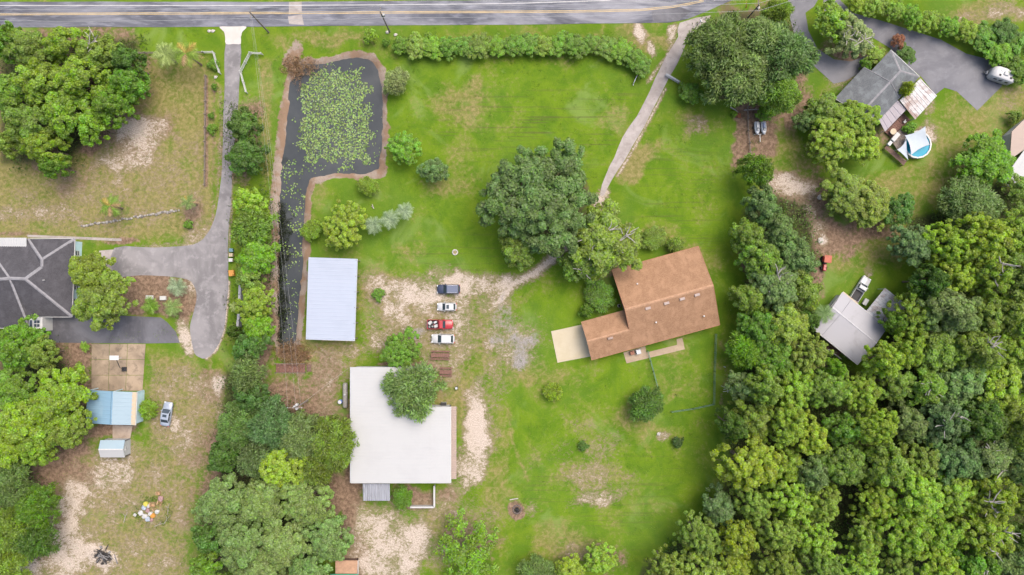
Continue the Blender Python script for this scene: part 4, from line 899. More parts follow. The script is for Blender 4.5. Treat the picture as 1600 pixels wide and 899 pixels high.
def frame(a, b, d, h):
    """From three roof corners in the photograph (a to b along x, a to d along -y) at height h: centre, angle, width, depth."""
    A, B, D = P(*a, h), P(*b, h), P(*d, h)
    ux = (B-A); w = ux.length; ux.normalize(); uy = Vector((-ux.y, ux.x, 0)); dp = (A-D).dot(uy)
    c = A + ux*w/2 - uy*dp/2; c.z = 0
    return c, math.atan2(ux.y, ux.x), w, dp

def uvplane(o, sc=1.0):
    """UVs in metres on each face: u along the eave, v up the slope."""
    me = o.data; uv = me.uv_layers.new(name='UVMap')
    for p in me.polygons:
        n = p.normal; u = Vector((0, 0, 1)).cross(n)
        u = Vector((1, 0, 0)) if u.length < 0.05 else u.normalized()
        v = n.cross(u)
        for li in p.loop_indices:
            co = me.vertices[me.loops[li].vertex_index].co; uv.data[li].uv = (co.dot(u)*sc, co.dot(v)*sc)
    return o

def ribbed(w, d, zf, m, name, parent, axis='y', pitch=0.6, rib=0.05, rw=0.09, thick=0.06, x0=None, y0=None):
    """A ribbed metal roof plate over local rectangle; zf(x, y) gives the height; ribs run along axis."""
    x0 = -w/2 if x0 is None else x0; y0 = -d/2 if y0 is None else y0
    b = MB(); L_ = w if axis == 'y' else d; n = max(2, int(round(L_/pitch))); st = L_/n
    prof = []
    for i in range(n):
        t = i*st; prof += [(t, 0), (t+st/2-rw, 0), (t+st/2-rw/2, rib), (t+st/2+rw/2, rib), (t+st/2+rw, 0)]
    prof.append((L_, 0))
    for (t, z) in prof:
        for e in (0, 1):
            x, y = (x0+t, y0+e*d) if axis == 'y' else (x0+e*w, y0+t)
            b.v.append((x, y, zf(x, y)+z))
    k = len(prof)
    for i in range(k-1): b.f.append((2*i, 2*i+2, 2*i+3, 2*i+1) if axis == 'y' else (2*i+1, 2*i+3, 2*i+2, 2*i))
    x1, y1 = x0+w, y0+d
    e = 0.002
    b.add([(x0,y0,zf(x0,y0)-e),(x1,y0,zf(x1,y0)-e),(x1,y1,zf(x1,y1)-e),(x0,y1,zf(x0,y1)-e),(x0,y0,zf(x0,y0)-thick),(x1,y0,zf(x1,y0)-thick),(x1,y1,zf(x1,y1)-thick),(x0,y1,zf(x0,y1)-thick)],
          [(7,6,5,4),(0,4,5,1),(1,5,6,2),(2,6,7,3),(3,7,4,0)])
    return b.build(name, m, parent)

def window(parent, c, n, w=1.1, h=1.1, frame_m=None):
    """A window on an upright wall at local c facing n (2-D): frame and pane."""
    c = Vector(c); n = Vector((n[0], n[1], 0)).normalized(); u = Vector((-n.y, n.x, 0)); z = Vector((0, 0, 1))
    f = MB()
    for a, b in (((-w/2, -h/2), (w/2, -h/2)), ((-w/2, h/2), (w/2, h/2)), ((-w/2, -h/2), (-w/2, h/2)), ((w/2, -h/2), (w/2, h/2)), ((-w/2, 0), (w/2, 0))):
        f.beam(c+u*a[0]+z*a[1]+n*.03, c+u*b[0]+z*b[1]+n*.03, .08, .08)
    o = f.build('window', frame_m or WHITE, parent)
    MB().slab([c-u*w/2-z*h/2+n*.02, c+u*w/2-z*h/2+n*.02, c+u*w/2+z*h/2+n*.02, c-u*w/2+z*h/2+n*.02], .015, n).build('pane', GLASSW, o)
    return o
def door(parent, c, n, w=0.95, h=2.05, m=None):
    c = Vector(c); n = Vector((n[0], n[1], 0)).normalized(); u = Vector((-n.y, n.x, 0)); z = Vector((0, 0, 1))
    o = MB().slab([c-u*w/2+n*.04, c+u*w/2+n*.04, c+u*w/2+z*h+n*.04, c-u*w/2+z*h+n*.04], .05, n).build('door', m or WHITE, parent)
    MB().lathe([(.01, 0), (.035, .01), (.035, .05), (.01, .06)], c+u*w*.38+z*1.0+n*.04, 8, 'y').build('handle', GREYM, o)
    return o
def walls(parent, pts, z0, z1, m, name='wall'):
    """Closed ring of walls; z1 is a height or one height for each corner. Each wall is its own piece."""
    n = len(pts); zt = z1 if hasattr(z1, '__len__') else [z1]*n
    for i in range(n):
        j = (i+1) % n; a, b = Vector((*pts[i], 0)), Vector((*pts[j], 0)); d = (b-a).normalized(); nn = Vector((d.y, -d.x, 0))*0.12
        a2 = a + d*0.0; 
        MB().add([(a.x,a.y,z0),(b.x,b.y,z0),(b.x,b.y,zt[j]),(a.x,a.y,zt[i]),(a.x-nn.x,a.y-nn.y,z0),(b.x-nn.x,b.y-nn.y,z0),(b.x-nn.x,b.y-nn.y,zt[j]),(a.x-nn.x,a.y-nn.y,zt[i])],
                 [(0,1,2,3),(7,6,5,4),(0,4,5,1),(3,2,6,7),(0,3,7,4),(1,5,6,2)]).build(name, m, parent)

# --- brown shingled house: main gable with a lower wing to the west
EAVE = 2.7
c, a, w, d = frame((956,422), (1091,385), (989.5,545), EAVE)
house = empty('house', c, a, 'house with a large brown shingle gable roof and a lower west wing', 'house')
hw, hd = w/2, d/2; SL = 0.36; top = EAVE + SL*hd
WL, WD = 8.9, 8.1                                      # wing length and depth
wt = EAVE + SL*WD/2
ov = 0.5
walls(house, [(-hw+ov, -hd+ov), (hw-ov, -hd+ov), (hw-ov, 0), (hw-ov, hd-ov), (-hw+ov, hd-ov), (-hw+ov, 0)], 0, [EAVE, EAVE, top-.2, EAVE, EAVE, top-.2], WALL_TAN)
x0 = -hw-WL
walls(house, [(x0+ov, -hd+ov), (-hw+ov-.01, -hd+ov+.01), (-hw+ov-.01, -hd+WD-ov), (x0+ov, -hd+WD-ov), (x0+ov, -hd+WD/2)], 0, [EAVE, EAVE, EAVE, EAVE, wt-.2], WALL_TAN)
ry = -hd + WD/2
th = 0.2
uvplane(MB().slab([(-hw, 0, top), (-hw, ry, wt), (x0, ry, wt), (x0, -hd, EAVE), (hw, -hd, EAVE), (hw, 0, top)], th).build('south_roof', SH_BROWN, house))
uvplane(MB().slab([(hw, 0, top), (hw, hd, EAVE), (-hw, hd, EAVE), (-hw, 0, top)], th).build('north_roof', SH_BROWN, house))
uvplane(MB().slab([(-hw+.3, ry, wt), (-hw+.3, -hd+WD, EAVE), (x0, -hd+WD, EAVE), (x0, ry, wt)], th).build('wing_roof', SH_BROWN, house))
def cap(parent, p, q_, m, wd=0.34, name='ridge_cap', lift=.03):
    p, q_ = Vector(p), Vector(q_); dd = (q_-p).normalized(); u = dd.cross(Vector((0, 0, 1))).normalized()*wd/2
    b = MB(); n = max(1, int((q_-p).length/0.9)); dz = Vector((0, 0, wd/2*0.42))
    L_ = (q_-p)
    vs, fs = [], []
    for i in range(n):
        s, e = p+L_*(i/n)+Vector((0, 0, lift)), p+L_*((i+1)/n)+Vector((0, 0, lift+.02)); k = len(vs)
        vs += [s-u-dz, s, s+u-dz, e-u-dz, e, e+u-dz]; fs += [(k, k+1, k+4, k+3), (k+1, k+2, k+5, k+4)]
    b.add(vs, fs); return b.build(name, m, parent)
cap(house, (-hw, 0, top), (hw, 0, top), RIDGE_BR, .55); cap(house, (x0, ry, wt), (-hw+.1, ry, wt), RIDGE_BR, .45)
fas = pm('brown_trim', (0.24, 0.11, 0.06), .8, .15, 2)
for s in (-1, 1):
    for yy in ((-hd, 0), (0, hd)):
        ya, yb = yy; za, zb = (EAVE, top) if ya < 0 else (top, EAVE)
        if s < 0 and ya < 0: ya, za = ry, wt
        MB().beam((s*(hw+.03), ya, za-.1), (s*(hw+.03), yb, zb-.1), .06, .26).build('bargeboard', fas, house)
for yy in (-hd-.03, hd+.03): MB().beam((-hw if yy > 0 else x0, yy, EAVE-.1), (hw, yy, EAVE-.1), .06, .2).build('fascia', fas, house)
def roofvent(x, y):
    z = top - SL*abs(y)
    o = MB().cbox(x-.55, x+.55, y-.28, y+.28, z-.05, z+.22, .06).build('roof_vent', pm('vent_metal', (.20, .145, .12), .5, .1), house)
    MB().box(x-.5, x+.5, y-.24, y+.24, z+.222, z+.24).build('vent_lid', pm('vent_lid_metal', (.235, .185, .165), .5, .1), o)
for k, (x, y) in enumerate([(-4.6,-.95),(-.75,-.95),(2.5,-.95),(5.6,-.95)]): roofvent(x, y)
zz = wt
o = MB().cbox(x0+4.2, x0+5.3, ry-.85, ry-.35, zz-.3, zz+.1, .06).build('roof_vent', pm('vent_metal', (.42, .33, .30)), house)
for x, y in ((-5.2, 4.3), (-3.6, -4.2), (6.2, -5.6)):
    z = top-SL*abs(y); MB().lathe([(.1, -.1), (.1, .32), (.16, .33), (.16, .4), (.02, .45)], (x, y, z), 10).build('vent_pipe', WHITE, house)
for x in (-6, -2, 2, 6): window(house, (x, -hd+ov, 1.5), (0, -1), 1.4)
for x in (-5, 0, 5): window(house, (x, hd-ov, 1.5), (0, 1), 1.2)
for y in (-4, 4): window(house, (hw-ov, y, 1.5), (1, 0), 1.2)
window(house, (-hw+ov, 4, 1.5), (-1, 0)); door(house, (-hw+ov, 1.5, 0.02), (-1, 0), m=pm('red_door', (.35, .12, .07)))
gd = MB()
for k in range(5): gd.box(x0+ov-.06, x0+ov-.02, ry-2.4, ry+2.4, .05+.42*k, .05+.42*k+.40)
gd.build('garage_door', WALL_W, house)
door(house, (-4, -hd+ov, 0.02), (0, -1), 1.8)

# --- pale blue metal shed beside the pond
c, a, w, d = frame((481,403), (557,404), (475,531), 3.6)
shed = empty('metal_shed', c, a-.02, 'long open shed with a pale blue-white ribbed metal roof beside the pond', 'shed')
ribbed(w, d, lambda x, y: 3.6 - 0.02*x, MR_BLUE, 'roof', shed, 'x', 0.75, .018)
for x in (-w/2+.25, w/2-.25):
    for i in range(6):
        y = -d/2+.3+i*(d-.6)/5; MB().box(x-.08, x+.08, y-.08, y+.08, 0, 3.52).build('post', WOODG, shed)
for i in range(6):
    y = -d/2+.3+i*(d-.6)/5; MB().beam((-w/2+.2, y, 3.5), (w/2-.2, y, 3.38), .1, .18).build('rafter', WOODG, shed)
MB().beam((w/2+.03, -d/2, 3.5), (w/2+.03, d/2, 3.5), .07, .16).build('gutter', GREYM, shed); MB().beam((-w/2, -d/2-.04, 3.55), (w/2, -d/2-.04, 3.5), .05, .14).build('fascia', WHITE, shed)
MB().box(-w/2+.2, -w/2+.26, -d/2+.4, d/2-.4, 0, 3.3).build('wall', WALL_G, shed)

# --- large white-roofed workshop
c, a, w, d = frame((548,574), (704,574), (548,755), 4.2)
shop = empty('workshop', c, a, 'large workshop with a flat white ribbed metal roof', 'workshop')
NX = w*(672-548)/156 - w/2; NYv = d/2 - d*(636-574)/181       # the notch at the north-east corner
f = lambda x, y: 4.25 - 0.02*abs(x)
ribbed(NX+w/2, d-(d/2-NYv), f, MR_WHITE, 'roof', shop, 'x', 0.6, .010, x0=-w/2, y0=-d/2)
ribbed(NX+w/2, d/2-NYv-.01, f, MR_WHITE, 'roof', shop, 'x', 0.6, .010, x0=-w/2, y0=NYv+.01)
ribbed(w/2-NX-.01, d-(d/2-NYv), lambda x, y: 4.25-.02*abs(x), MR_WHITE, 'roof', shop, 'x', 0.6, .010, x0=NX+.01, y0=-d/2)
i_ = .3
walls(shop, [(-w/2+i_, -d/2+i_), (w/2-i_, -d/2+i_), (w/2-i_, NYv-i_), (NX-i_, NYv-i_), (NX-i_, d/2-i_), (-w/2+i_, d/2-i_)], 0, 4.0, WALL_G)
MB().beam((-w/2-.09, -d/2, 3.98), (-w/2-.09, d/2, 3.98), .16, .16).build('gutter', GREYM, shop)
MB().beam((w/2+.06, -d/2, 4.0), (w/2+.06, NYv, 4.0), .1, .14).build('gutter', WHITE, shop)
MB().beam((-w/2, -d/2-.05, 4.0), (w/2, -d/2-.05, 4.0), .06, .16).build('fascia', WHITE, shop)
ribbed(1.3, d-(d/2-NYv)-.6, lambda x, y: 3.2-.08*(x-w/2), MR_TAN, 'side_awning', shop, 'x', 0.5, x0=w/2-.2, y0=-d/2+.5)
for k in range(4): MB().box(w/2+.9, w/2+1.0, -d/2+.7+k*4.6, -d/2+.8+k*4.6, 0, 3.05).build('post', WOODG, shop)
for y in (-7, -2, 2): window(shop, (w/2-i_, y, 1.7), (1, 0), 1.3)
for y in (-8, -3, 3, 8): window(shop, (-w/2+i_, y, 1.9), (-1, 0), 1.3)
MB().box(-2, 1.6, d/2-i_+.01, d/2-i_+.06, 0, 3.2).build('roller_door', WHITE, shop); door(shop, (6, -d/2+i_, .02), (0, -1))
# corrugated lean-to behind it
c2, a2, w2, d2 = frame((567,755.5), (609,755.5), (567,783), 3.0)
lean = empty('lean_to', c2, 0, 'grey corrugated lean-to roof behind the white workshop', 'lean-to')
ribbed(w2, d2, lambda x, y: 3.0+0.09*y, MR_AGED, 'roof', lean, 'y', 0.42, .07, .12)
for x in (-w2/2+.15, w2/2-.15): MB().box(x-.06, x+.06, -d2/2+.1, -d2/2+.22, 0, 2.72).build('post', WOODG, lean)
MB().beam((-w2/2, -d2/2+.2, 2.74), (w2/2, -d2/2+.2, 2.74), .1, .14).build('beam', WOODG, lean)
# walled yard behind the workshop
def lowwall(pts, h, m, label, name='yard_wall', t=.22, cat='wall', coping=None):
    r = empty(name, P(*pts[0]), 0, label, cat)
    for p_, q_ in zip(pts[:-1], pts[1:]):
        A, B = P(*p_)-r.location, P(*q_)-r.location
        n = max(1, int((B-A).length/2.4))
        for i in range(n):
            s, e = A.lerp(B, i/n), A.lerp(B, (i+1)/n-0.006); s.z = e.z = h/2
            MB().beam(s, e, t, h).build('wall_block', m, r)
        A.z = B.z = h+.03; MB().beam(A, B, t+.1, .06).build('coping', coping or m, r)
    return r
lowwall([(642,790),(679.5,790),(679.5,757)], 1.2, WALL_W, 'low white wall round the yard behind the workshop')

# --- house with the pool, grey shingles, set askew
GH = 2.8
A, B = P(1392,78,GH), P(1437,120,GH)
v_ = (B-A).normalized(); u_ = Vector((v_.y, -v_.x, 0))
if u_.y > 0: u_ = -u_
def q2(o, uu, vv, z): p = o + u_*uu + v_*vv; return Vector((p.x, p.y, z))
wv = (B-A).length; root0 = (A + q2(A, 12, wv, 0))/2
gh = empty('house', (root0.x, root0.y, 0), 0, 'house with grey shingle roof set askew beside the round pool', 'house')
def G(uu, vv, z): p = q2(A, uu, vv, z) - Vector((root0.x, root0.y, 0)); return p
LU = 14.8; rz = 4.7; mv = wv/2
s1 = 6.0                                               # where the roof widens
uvplane(MB().slab([G(0,0,GH), G(0,wv,GH), G(3.0,mv,rz)], .15).build('hip_roof', SH_GREY, gh))
uvplane(MB().slab([G(0,wv,GH), G(s1,wv,GH), G(s1,mv,rz), G(3.0,mv,rz)], .15).build('roof', SH_GREY, gh))
uvplane(MB().slab([G(3.0,mv,rz), G(s1,mv,rz), G(s1,0,GH), G(0,0,GH)], .15).build('roof', SH_GREY, gh))
uvplane(MB().slab([G(s1+.02,wv,GH), G(LU,wv,GH), G(LU,mv,rz), G(s1+.02,mv,rz)], .15).build('roof', SH_GREY, gh))
uvplane(MB().slab([G(s1+.02,mv,rz), G(LU,mv,rz), G(LU,-1.5,GH-.6), G(s1+.02,-1.5,GH-.6)], .15).build('roof', SH_GREY, gh))
cap(gh, G(3,mv,rz), G(LU,mv,rz), RIDGE_GR, .45); cap(gh, G(0,0,GH), G(3,mv,rz), RIDGE_GR, .4, 'hip_cap'); cap(gh, G(0,wv,GH), G(3,mv,rz), RIDGE_GR, .4, 'hip_cap')
MB().beam(G(0,0,GH-.06), G(0,wv,GH-.06), .1, .16).build('gutter', WHITE, gh); MB().beam(G(s1,-1.5,GH-.6), G(s1,mv,rz+.06), .12, .08).build('roof_seam', RIDGE_GR, gh); MB().beam(G(s1,mv,rz+.06), G(s1,wv,GH+.02), .12, .08).build('roof_seam', RIDGE_GR, gh)
MB().beam(G(LU,-1.5,GH-.7), G(LU,mv,rz-.1), .06, .2).build('bargeboard', WHITE, gh); MB().beam(G(LU,mv,rz-.1), G(LU,wv,GH-.1), .06, .2).build('bargeboard', WHITE, gh)
wl = [G(.5,.5,0), G(.5,wv-.5,0), G(LU-.5,wv-.5,0), G(LU-.5,mv,0), G(LU-.5,.5,0)]
walls(gh, [(p.x, p.y) for p in wl][::-1], 0, [2.6, rz-.3, 2.6, 2.6, 2.6], WALL_W)
for uu in (2.5, 5): pp = G(uu, .5, 1.5); window(gh, pp, (-v_.x, -v_.y))
pp = G(7.6, .5, .02); door(gh, pp, (-v_.x, -v_.y), m=BRICKR)
sheet('path', [(1340,118),(1349,110),(1356,118),(1346,125)], .05, m_concrete('brick_step', (.3,.17,.12), (.36,.2,.14), (.2,.11,.08)), thick=.1)
def plate(name, px4, hs, m, label, cat, rib_axis='y', pitch=.5, post_h=None, posts=(1, 2), wallm=None):
    """A free-standing or attached metal roof from four photograph corners and their heights."""
    ps = [P(*p, h) for p, h in zip(px4, hs)]; c = sum(ps, Vector())/4; c.z = 0
    r = empty(name, c, 0, label, cat); ps = [p-c for p in ps]
    n = max(3, int((ps[1]-ps[0]).length/pitch)); b = MB(); 
    for i in range(n):
        f0, f1 = i/n, (i+1)/n; fm0, fm1 = f0+.62/n, f0+.81/n
        row = [f0, fm0, fm0+.06/n, fm1-.06/n, fm1, f1]; zs = [0, 0, .05, .05, 0, 0]
        for k in range(5):
            e0, e1 = row[k], row[k+1]; z0, z1 = zs[k], zs[k+1]; U = Vector((0, 0, 1))
            b.add([ps[0].lerp(ps[1], e0)+U*z0, ps[0].lerp(ps[1], e1)+U*z1, ps[3].lerp(ps[2], e1)+U*z1, ps[3].lerp(ps[2], e0)+U*z0], [(3, 2, 1, 0)])
    b.build('roof', m, r)
    MB().slab([p-Vector((0, 0, .01)) for p in ps[::-1]], .07).build('roof_frame', GREYM, r)
    for i in range(4):
        p = ps[i]*.94; zt = ps[i].z-.08; MB().box(p.x-.06, p.x+.06, p.y-.06, p.y+.06, 0, zt).build('post', WHITE, r)
    return r
plate('porch_roof', [(1367.5,176),(1394,149),(1417,170.5),(1383,206)], [2.75,2.75,2.35,2.35], MR_LAV, 'lavender-grey weathered metal porch roof over the pool house deck', 'porch roof', pitch=.9)
plate('carport', [(1406,157),(1438,122.5),(1464,150),(1430,187)], [2.9,2.9,2.5,2.5], MR_RUST, 'white metal carport roof with rust patches beside the pool house', 'carport', pitch=.75)

# deck, pool, shade sails, steps
def deckat(px4, z, m, label, n, name='deck', under=True):
    ps = [P(*p, z) for p in px4]; c = sum(ps, Vector())/4; c.z = 0
    r = empty(name, c, 0, label, name); ps = [p-c for p in ps]
    for i in range(n):
        g_ = .06/n
        a_, b_ = ps[0].lerp(ps[1], i/n+g_), ps[0].lerp(ps[1], (i+1)/n-g_); c_, d_ = ps[3].lerp(ps[2], (i+1)/n-g_), ps[3].lerp(ps[2], i/n+g_)
        MB().slab([d_, c_, b_, a_], .04).build('plank', m, r)
    for p in ps: p = p*.95; MB().box(p.x-.06, p.x+.06, p.y-.06, p.y+.06, 0, z-.045).build('post', WOOD, r)
    for k in (0, 2): MB().beam(ps[k]*.94-Vector((0, 0, .13)), ps[(k+1) % 4]*.94-Vector((0, 0, .13)), .08, .16).build('joist', WOOD, r)
    return r
deckat([(1383,207),(1412,177),(1422,187),(1394,216)], .45, REDWOOD, 'red-brown wooden deck beside the pool house', 12)
deckat([(1392,218),(1410,199),(1420,212),(1404,238)], .9, WOODG, 'grey wooden deck between the red deck and the pool', 10)
deckat([(1382,232),(1386,227),(1417,252),(1412,259)], 1.0, WOOD, 'long dark plank bench platform at the pool edge', 5)
PX, PY = 1434, 226
pc = P(PX, PY, 1.2); pc.z = 0; PR = 2.75
pool = empty('swimming_pool', pc, 0, 'round above-ground swimming pool with turquoise water', 'swimming pool')
MB().lathe([(PR, 0), (PR, 1.2), (PR-.06, 1.2), (PR-.06, .05)], n=24).build('pool_wall', WALL_W, pool)
rim = MB(); rim.lathe([(PR-.16, 1.2), (PR+.14, 1.2), (PR+.14, 1.24), (PR-.16, 1.24), (PR-.16, 1.2)], n=16); rim.f = rim.f[:-2]; rim.build('rim', WHITE, pool)
def m_pool():
    t = NT('pool_water'); n = t.noise(t.pos(), 1.5, 3); t.bump(n, .1, .05); return t.done(t.mix(n, (0.006, 0.17, 0.27), (0.015, 0.22, 0.31)), .15, 0, .12)
MB().lathe([(.01, 1.04), (PR-.08, 1.04), (PR-.08, 1.05), (.01, 1.05)], n=24).build('pool_water', m_pool(), pool)
def sail(pts, sag, label):
    ps = [P(*p[:2], p[2]) for p in pts]; c = sum(ps, Vector())/len(ps); c.z = 0
    r = empty('shade_sail', c, 0, label, 'shade sail'); ps = [p-c for p in ps]
    b = MB(); n = 8
    if len(ps) == 3: ps = ps + [ps[2]]
    for i in range(n+1):
        for j in range(n+1):
            u, v = i/n, j/n; p = ps[0].lerp(ps[1], u).lerp(ps[3].lerp(ps[2], u), v); ctr = sum(ps, Vector())/4
            k = (4*u*(1-u)*(abs(v-.5)*2)**2 + 4*v*(1-v)*(abs(u-.5)*2)**2)*.14
            p = p.lerp(ctr, k); p.z -= sag*16*u*(1-u)*v*(1-v); b.v.append(tuple(p))
    for i in range(n):
        for j in range(n): b.f.append((i*(n+1)+j, (i+1)*(n+1)+j, (i+1)*(n+1)+j+1, i*(n+1)+j+1))
    b.build('cloth', pm('sail_cloth', (.29, .325, .36), .8, .06, 1), r, True)
    for p in ps[:3] if len(pts) == 3 else ps: MB().tube([(p.x, p.y, 0), (p.x, p.y, p.z+.05)], .04, 6).build('post', GREYM, r)
sail([(1414,212,2.6),(1446,198,2.8),(1453,226,2.3),(1424,242,2.5)], .25, 'large white square shade sail stretched over the round pool')
sail([(1416,219,2.6),(1402,234,2.4),(1419,250,2.2)], .1, 'small white triangular shade sail left of the pool')
def chair(px_, py_, z, rz, m, label, g):
    p = P(px_, py_, z); r = empty('patio_chair', p, rz, label, 'chair', g)
    MB().cbox(-.28, .28, -.28, .28, .40, .46, .02).build('seat', m, r); MB().cbox(-.28, .28, .24, .30, .46, .95, .02).build('backrest', m, r)
    for x in (-.25, .25):
        for y in (-.25, .25): MB().box(x-.025, x+.025, y-.025, y+.025, 0, .4).build('leg', GREYM, r)
BLUE = pm('navy_plastic', (.05, .08, .22), .6, .2)
chair(1412,191,.45,.8,WHITE,'white chair on the red deck nearest the house','deck furniture'); chair(1417,196,.45,2.0,BLUE,'blue chair on the red deck nearest the shrub','deck furniture')
def table(px_, py_, z, r_, m, label):
    p = P(px_, py_, z); r = empty('round_table', p, 0, label, 'table')
    MB().lathe([(.02, .70), (r_, .70), (r_, .74), (.02, .745)], n=18).build('tabletop', m, r); MB().tube([(0, 0, .03), (0, 0, .7)], .05, 8).build('pedestal', GREYM, r); MB().lathe([(.02, 0), (.35, 0), (.3, .05), (.02, .06)], n=12).build('base', GREYM, r)
table(1393,207,.45,.65,CREAM,'round cream table at the west end of the red deck')
def boxthing(name, px_, py_, z, w, d, h, rz, m, m2, label, cat, group=None, lid='lid'):
    p = P(px_, py_, z+h); p.z = z; r = empty(name, p, rz, label, cat, group)
    MB().cbox(-w/2, w/2, -d/2, d/2, 0, h*.86, .03).build('body', m, r); MB().cbox(-w/2-.03, w/2+.03, -d/2-.03, d/2+.03, h*.862, h, .03).build(lid, m2, r); return r
boxthing('storage_box', 1400, 214, .9, .8, 1.9, .6, -.7, WHITE, WALL_W, 'long white storage box on the grey deck', 'box')
boxthing('cooler', 1391, 224, .9, .6, .9, .5, -.7, WALL_BLUE, WHITE, 'pale blue cooler at the west end of the grey deck', 'cooler')

# --- grey-roofed house in the woods, with its own metal carport
c, a, w, d = frame((1317,457), (1386,513), (1271,514), 2.9)
eh = empty('house', c, a, 'house with a pale grey flat-pitched roof at the edge of the east woods', 'house')
rz2 = 3.5
for nm, y0_, y1_, z0_, z1_ in (('south_roof', -d/2, 0.8, 2.9, rz2), ('north_roof', 0.8, d/2, rz2, 2.9)):
    for xa, xb, tg in ((-w/2, -w/2+w*.19, 0), (-w/2+w*.19+.04, w/2, .03)):
        MB().slab([(xa, y0_, z0_+tg), (xb, y0_, z0_+tg), (xb, y1_-(.02 if y1_ < 2 else 0), z1_+tg), (xa, y1_-(.02 if y1_ < 2 else 0), z1_+tg)], .14).build(nm, MR_GREY, eh)
cap(eh, (-w/2, .8, rz2+.05), (w/2, .8, rz2+.05), pm('pale_ridge_metal', (.27, .27, .29), .5, .1), .7)
MB().beam((-w/2, d/2+.05, 2.82), (-w/2+w*.34, d/2+.05, 2.82), .35, .14).build('cream_fascia', CREAM, eh); MB().beam((-w/2+w*.34, d/2+.04, 2.82), (w/2, d/2+.04, 2.82), .08, .18).build('fascia', WHITE, eh)
MB().beam((-w/2, -d/2-.04, 2.82), (w/2, -d/2-.04, 2.82), .08, .18).build('fascia', WHITE, eh); MB().beam((-w/2-.04, -d/2, 2.84), (-w/2-.04, d/2, 2.84), .08, .18).build('fascia', WHITE, eh); MB().beam((w/2+.04, -d/2, 2.84), (w/2+.04, d/2, 2.84), .08, .18).build('fascia', WHITE, eh)
walls(eh, [(-w/2+.4, -d/2+.4), (w/2-.4, -d/2+.4), (w/2-.4, d/2-.4), (-w/2+.4, d/2-.4)], 0, 2.75, WALL_W)
for x in (-3, 1.5): window(eh, (x, d/2-.4, 1.5), (0, 1))
for x in (-4, 3): window(eh, (x, -d/2+.4, 1.5), (0, -1))
door(eh, (-.8, d/2-.4, .02), (0, 1)); door(eh, (-1, -d/2+.4, .02), (0, -1))
for y in (-2, 2): window(eh, (-w/2+.4, y, 1.5), (-1, 0))
plate('carport', [(1354,486),(1383,450),(1418,478),(1383,511)], [2.8,2.8,2.5,2.5], MR_SILV, 'silver metal carport roof with rust streaks beside the grey-roofed house', 'carport', pitch=.7)
deckat([(1291,544),(1299,537),(1316,550),(1308,558)], .5, REDWOOD, 'small red-brown back deck of the grey-roofed house', 9)
def rail(pts, h, label, m, posts=6, rails=2, name='railing', cat='railing', pw=.07, rw=.05):
    r = empty(name, P(*pts[0]), 0, label, cat)
    for p_, q_ in zip(pts[:-1], pts[1:]):
        A, B = P(*p_)-r.location, P(*q_)-r.location; n = max(1, int(posts))
        for i in range(n+1):
            s = A.lerp(B, i/n); MB().box(s.x-pw/2, s.x+pw/2, s.y-pw/2, s.y+pw/2, 0, h+.08).build('post', m, r)
        for k in range(rails):
            z = h*(k+1)/rails; s, e = A.copy(), B.copy(); s.z = e.z = z; MB().beam(s, e, rw, .12).build('rail', m, r)
    return r
rail([(1290,545),(1310,560)], 1.3, 'white railing along the back deck of the grey-roofed house', WHITE, 5)

# --- dark hip-roofed house at the left edge
wh = empty('house', P(40, 440), 0, 'house with a charcoal hip roof and pale ridges at the left edge', 'house')
def W(x, y, z): p = P(x, y, z); return p - wh.location
E = 2.9
na, nb, r1, r2, mm, nn, cS = W(117,373,E), W(43,373.5,E), W(65,406,4.9), W(65,417,5.0), W(39,436,6.0), W(14,435,6.0), W(112.5,495.5,E)
nw, ws, sw, s1_, s2_ = W(-30,373,E), W(-70,444,6.0), W(-70,513,2.6), W(45,513,2.6), W(46,495.5,E)
def tri(name, *ps): return uvplane(MB().slab(ps, .14).build(name, SH_DARK, wh))
tri('roof', na, nb, r1); tri('roof', na, r1, r2); tri('roof', na, r2, mm); tri('roof', na, mm, cS)
tri('roof', nb, r2, r1); tri('roof', nb, mm, r2); tri('roof', nb, nn, mm); tri('roof', nb, nw, nn); tri('roof', nw, ws, nn)
tri('roof', cS, mm, s2_); tri('roof', s2_, mm, nn); tri('roof', s2_, nn, s1_); tri('roof', s1_, nn, sw); tri('roof', sw, nn, ws)
for p_, q_ in ((mm, nn), (mm, r2), (r1, r2), (r1, na), (r1, nb), (mm, cS), (nn, nw), (nn, ws), (nn, s1_)): cap(wh, p_, q_, RIDGE_GR, .62, 'ridge_cap', .05)
for p_, q_ in ((na, nb), (na, cS), (cS, s2_), (s1_, sw)):
    z_ = Vector((0, 0, .06)); MB().beam(p_-z_, q_-z_, .12, .14).build('gutter', WHITE, wh)
wp = [W(-60,377,E), W(-60,508,2.6), W(44,508,2.6), W(46,492,E), W(110,492,E), W(114.5,377,E)]
wp = [Vector((p.x*1, p.y*1, 0)) for p in wp]
walls(wh, [(p.x, p.y) for p in wp], 0, 2.75, WALL_BLUE)
ex = wp[4].x*.5+wp[5].x*.5+.02
for yy, ww in ((.18, 1.3), (.4, 1.6), (.62, 1.3), (.84, 1.0)):
    p = wp[4].lerp(wp[5], yy); window(wh, (p.x+.01, p.y, 1.5), (1, 0.03), ww, 1.2)
ribbed(5.8, 2.7, lambda x, y: 3.5, MR_WHITE, 'flat_roof', wh, 'y', .45, x0=W(-1,372,3.5).x-.3, y0=W(0,392.5,3.5).y)
o = MB().cbox(W(45,518,3.2).x, W(66,518,3.2).x, W(45,518,3.2).y, W(45,496,3.2).y-.05, 0, 3.2, .05).build('bay', WHITE, wh)
bx0, bx1, by0 = W(45,518,3.2).x, W(66,518,3.2).x, W(45,518,3.2).y
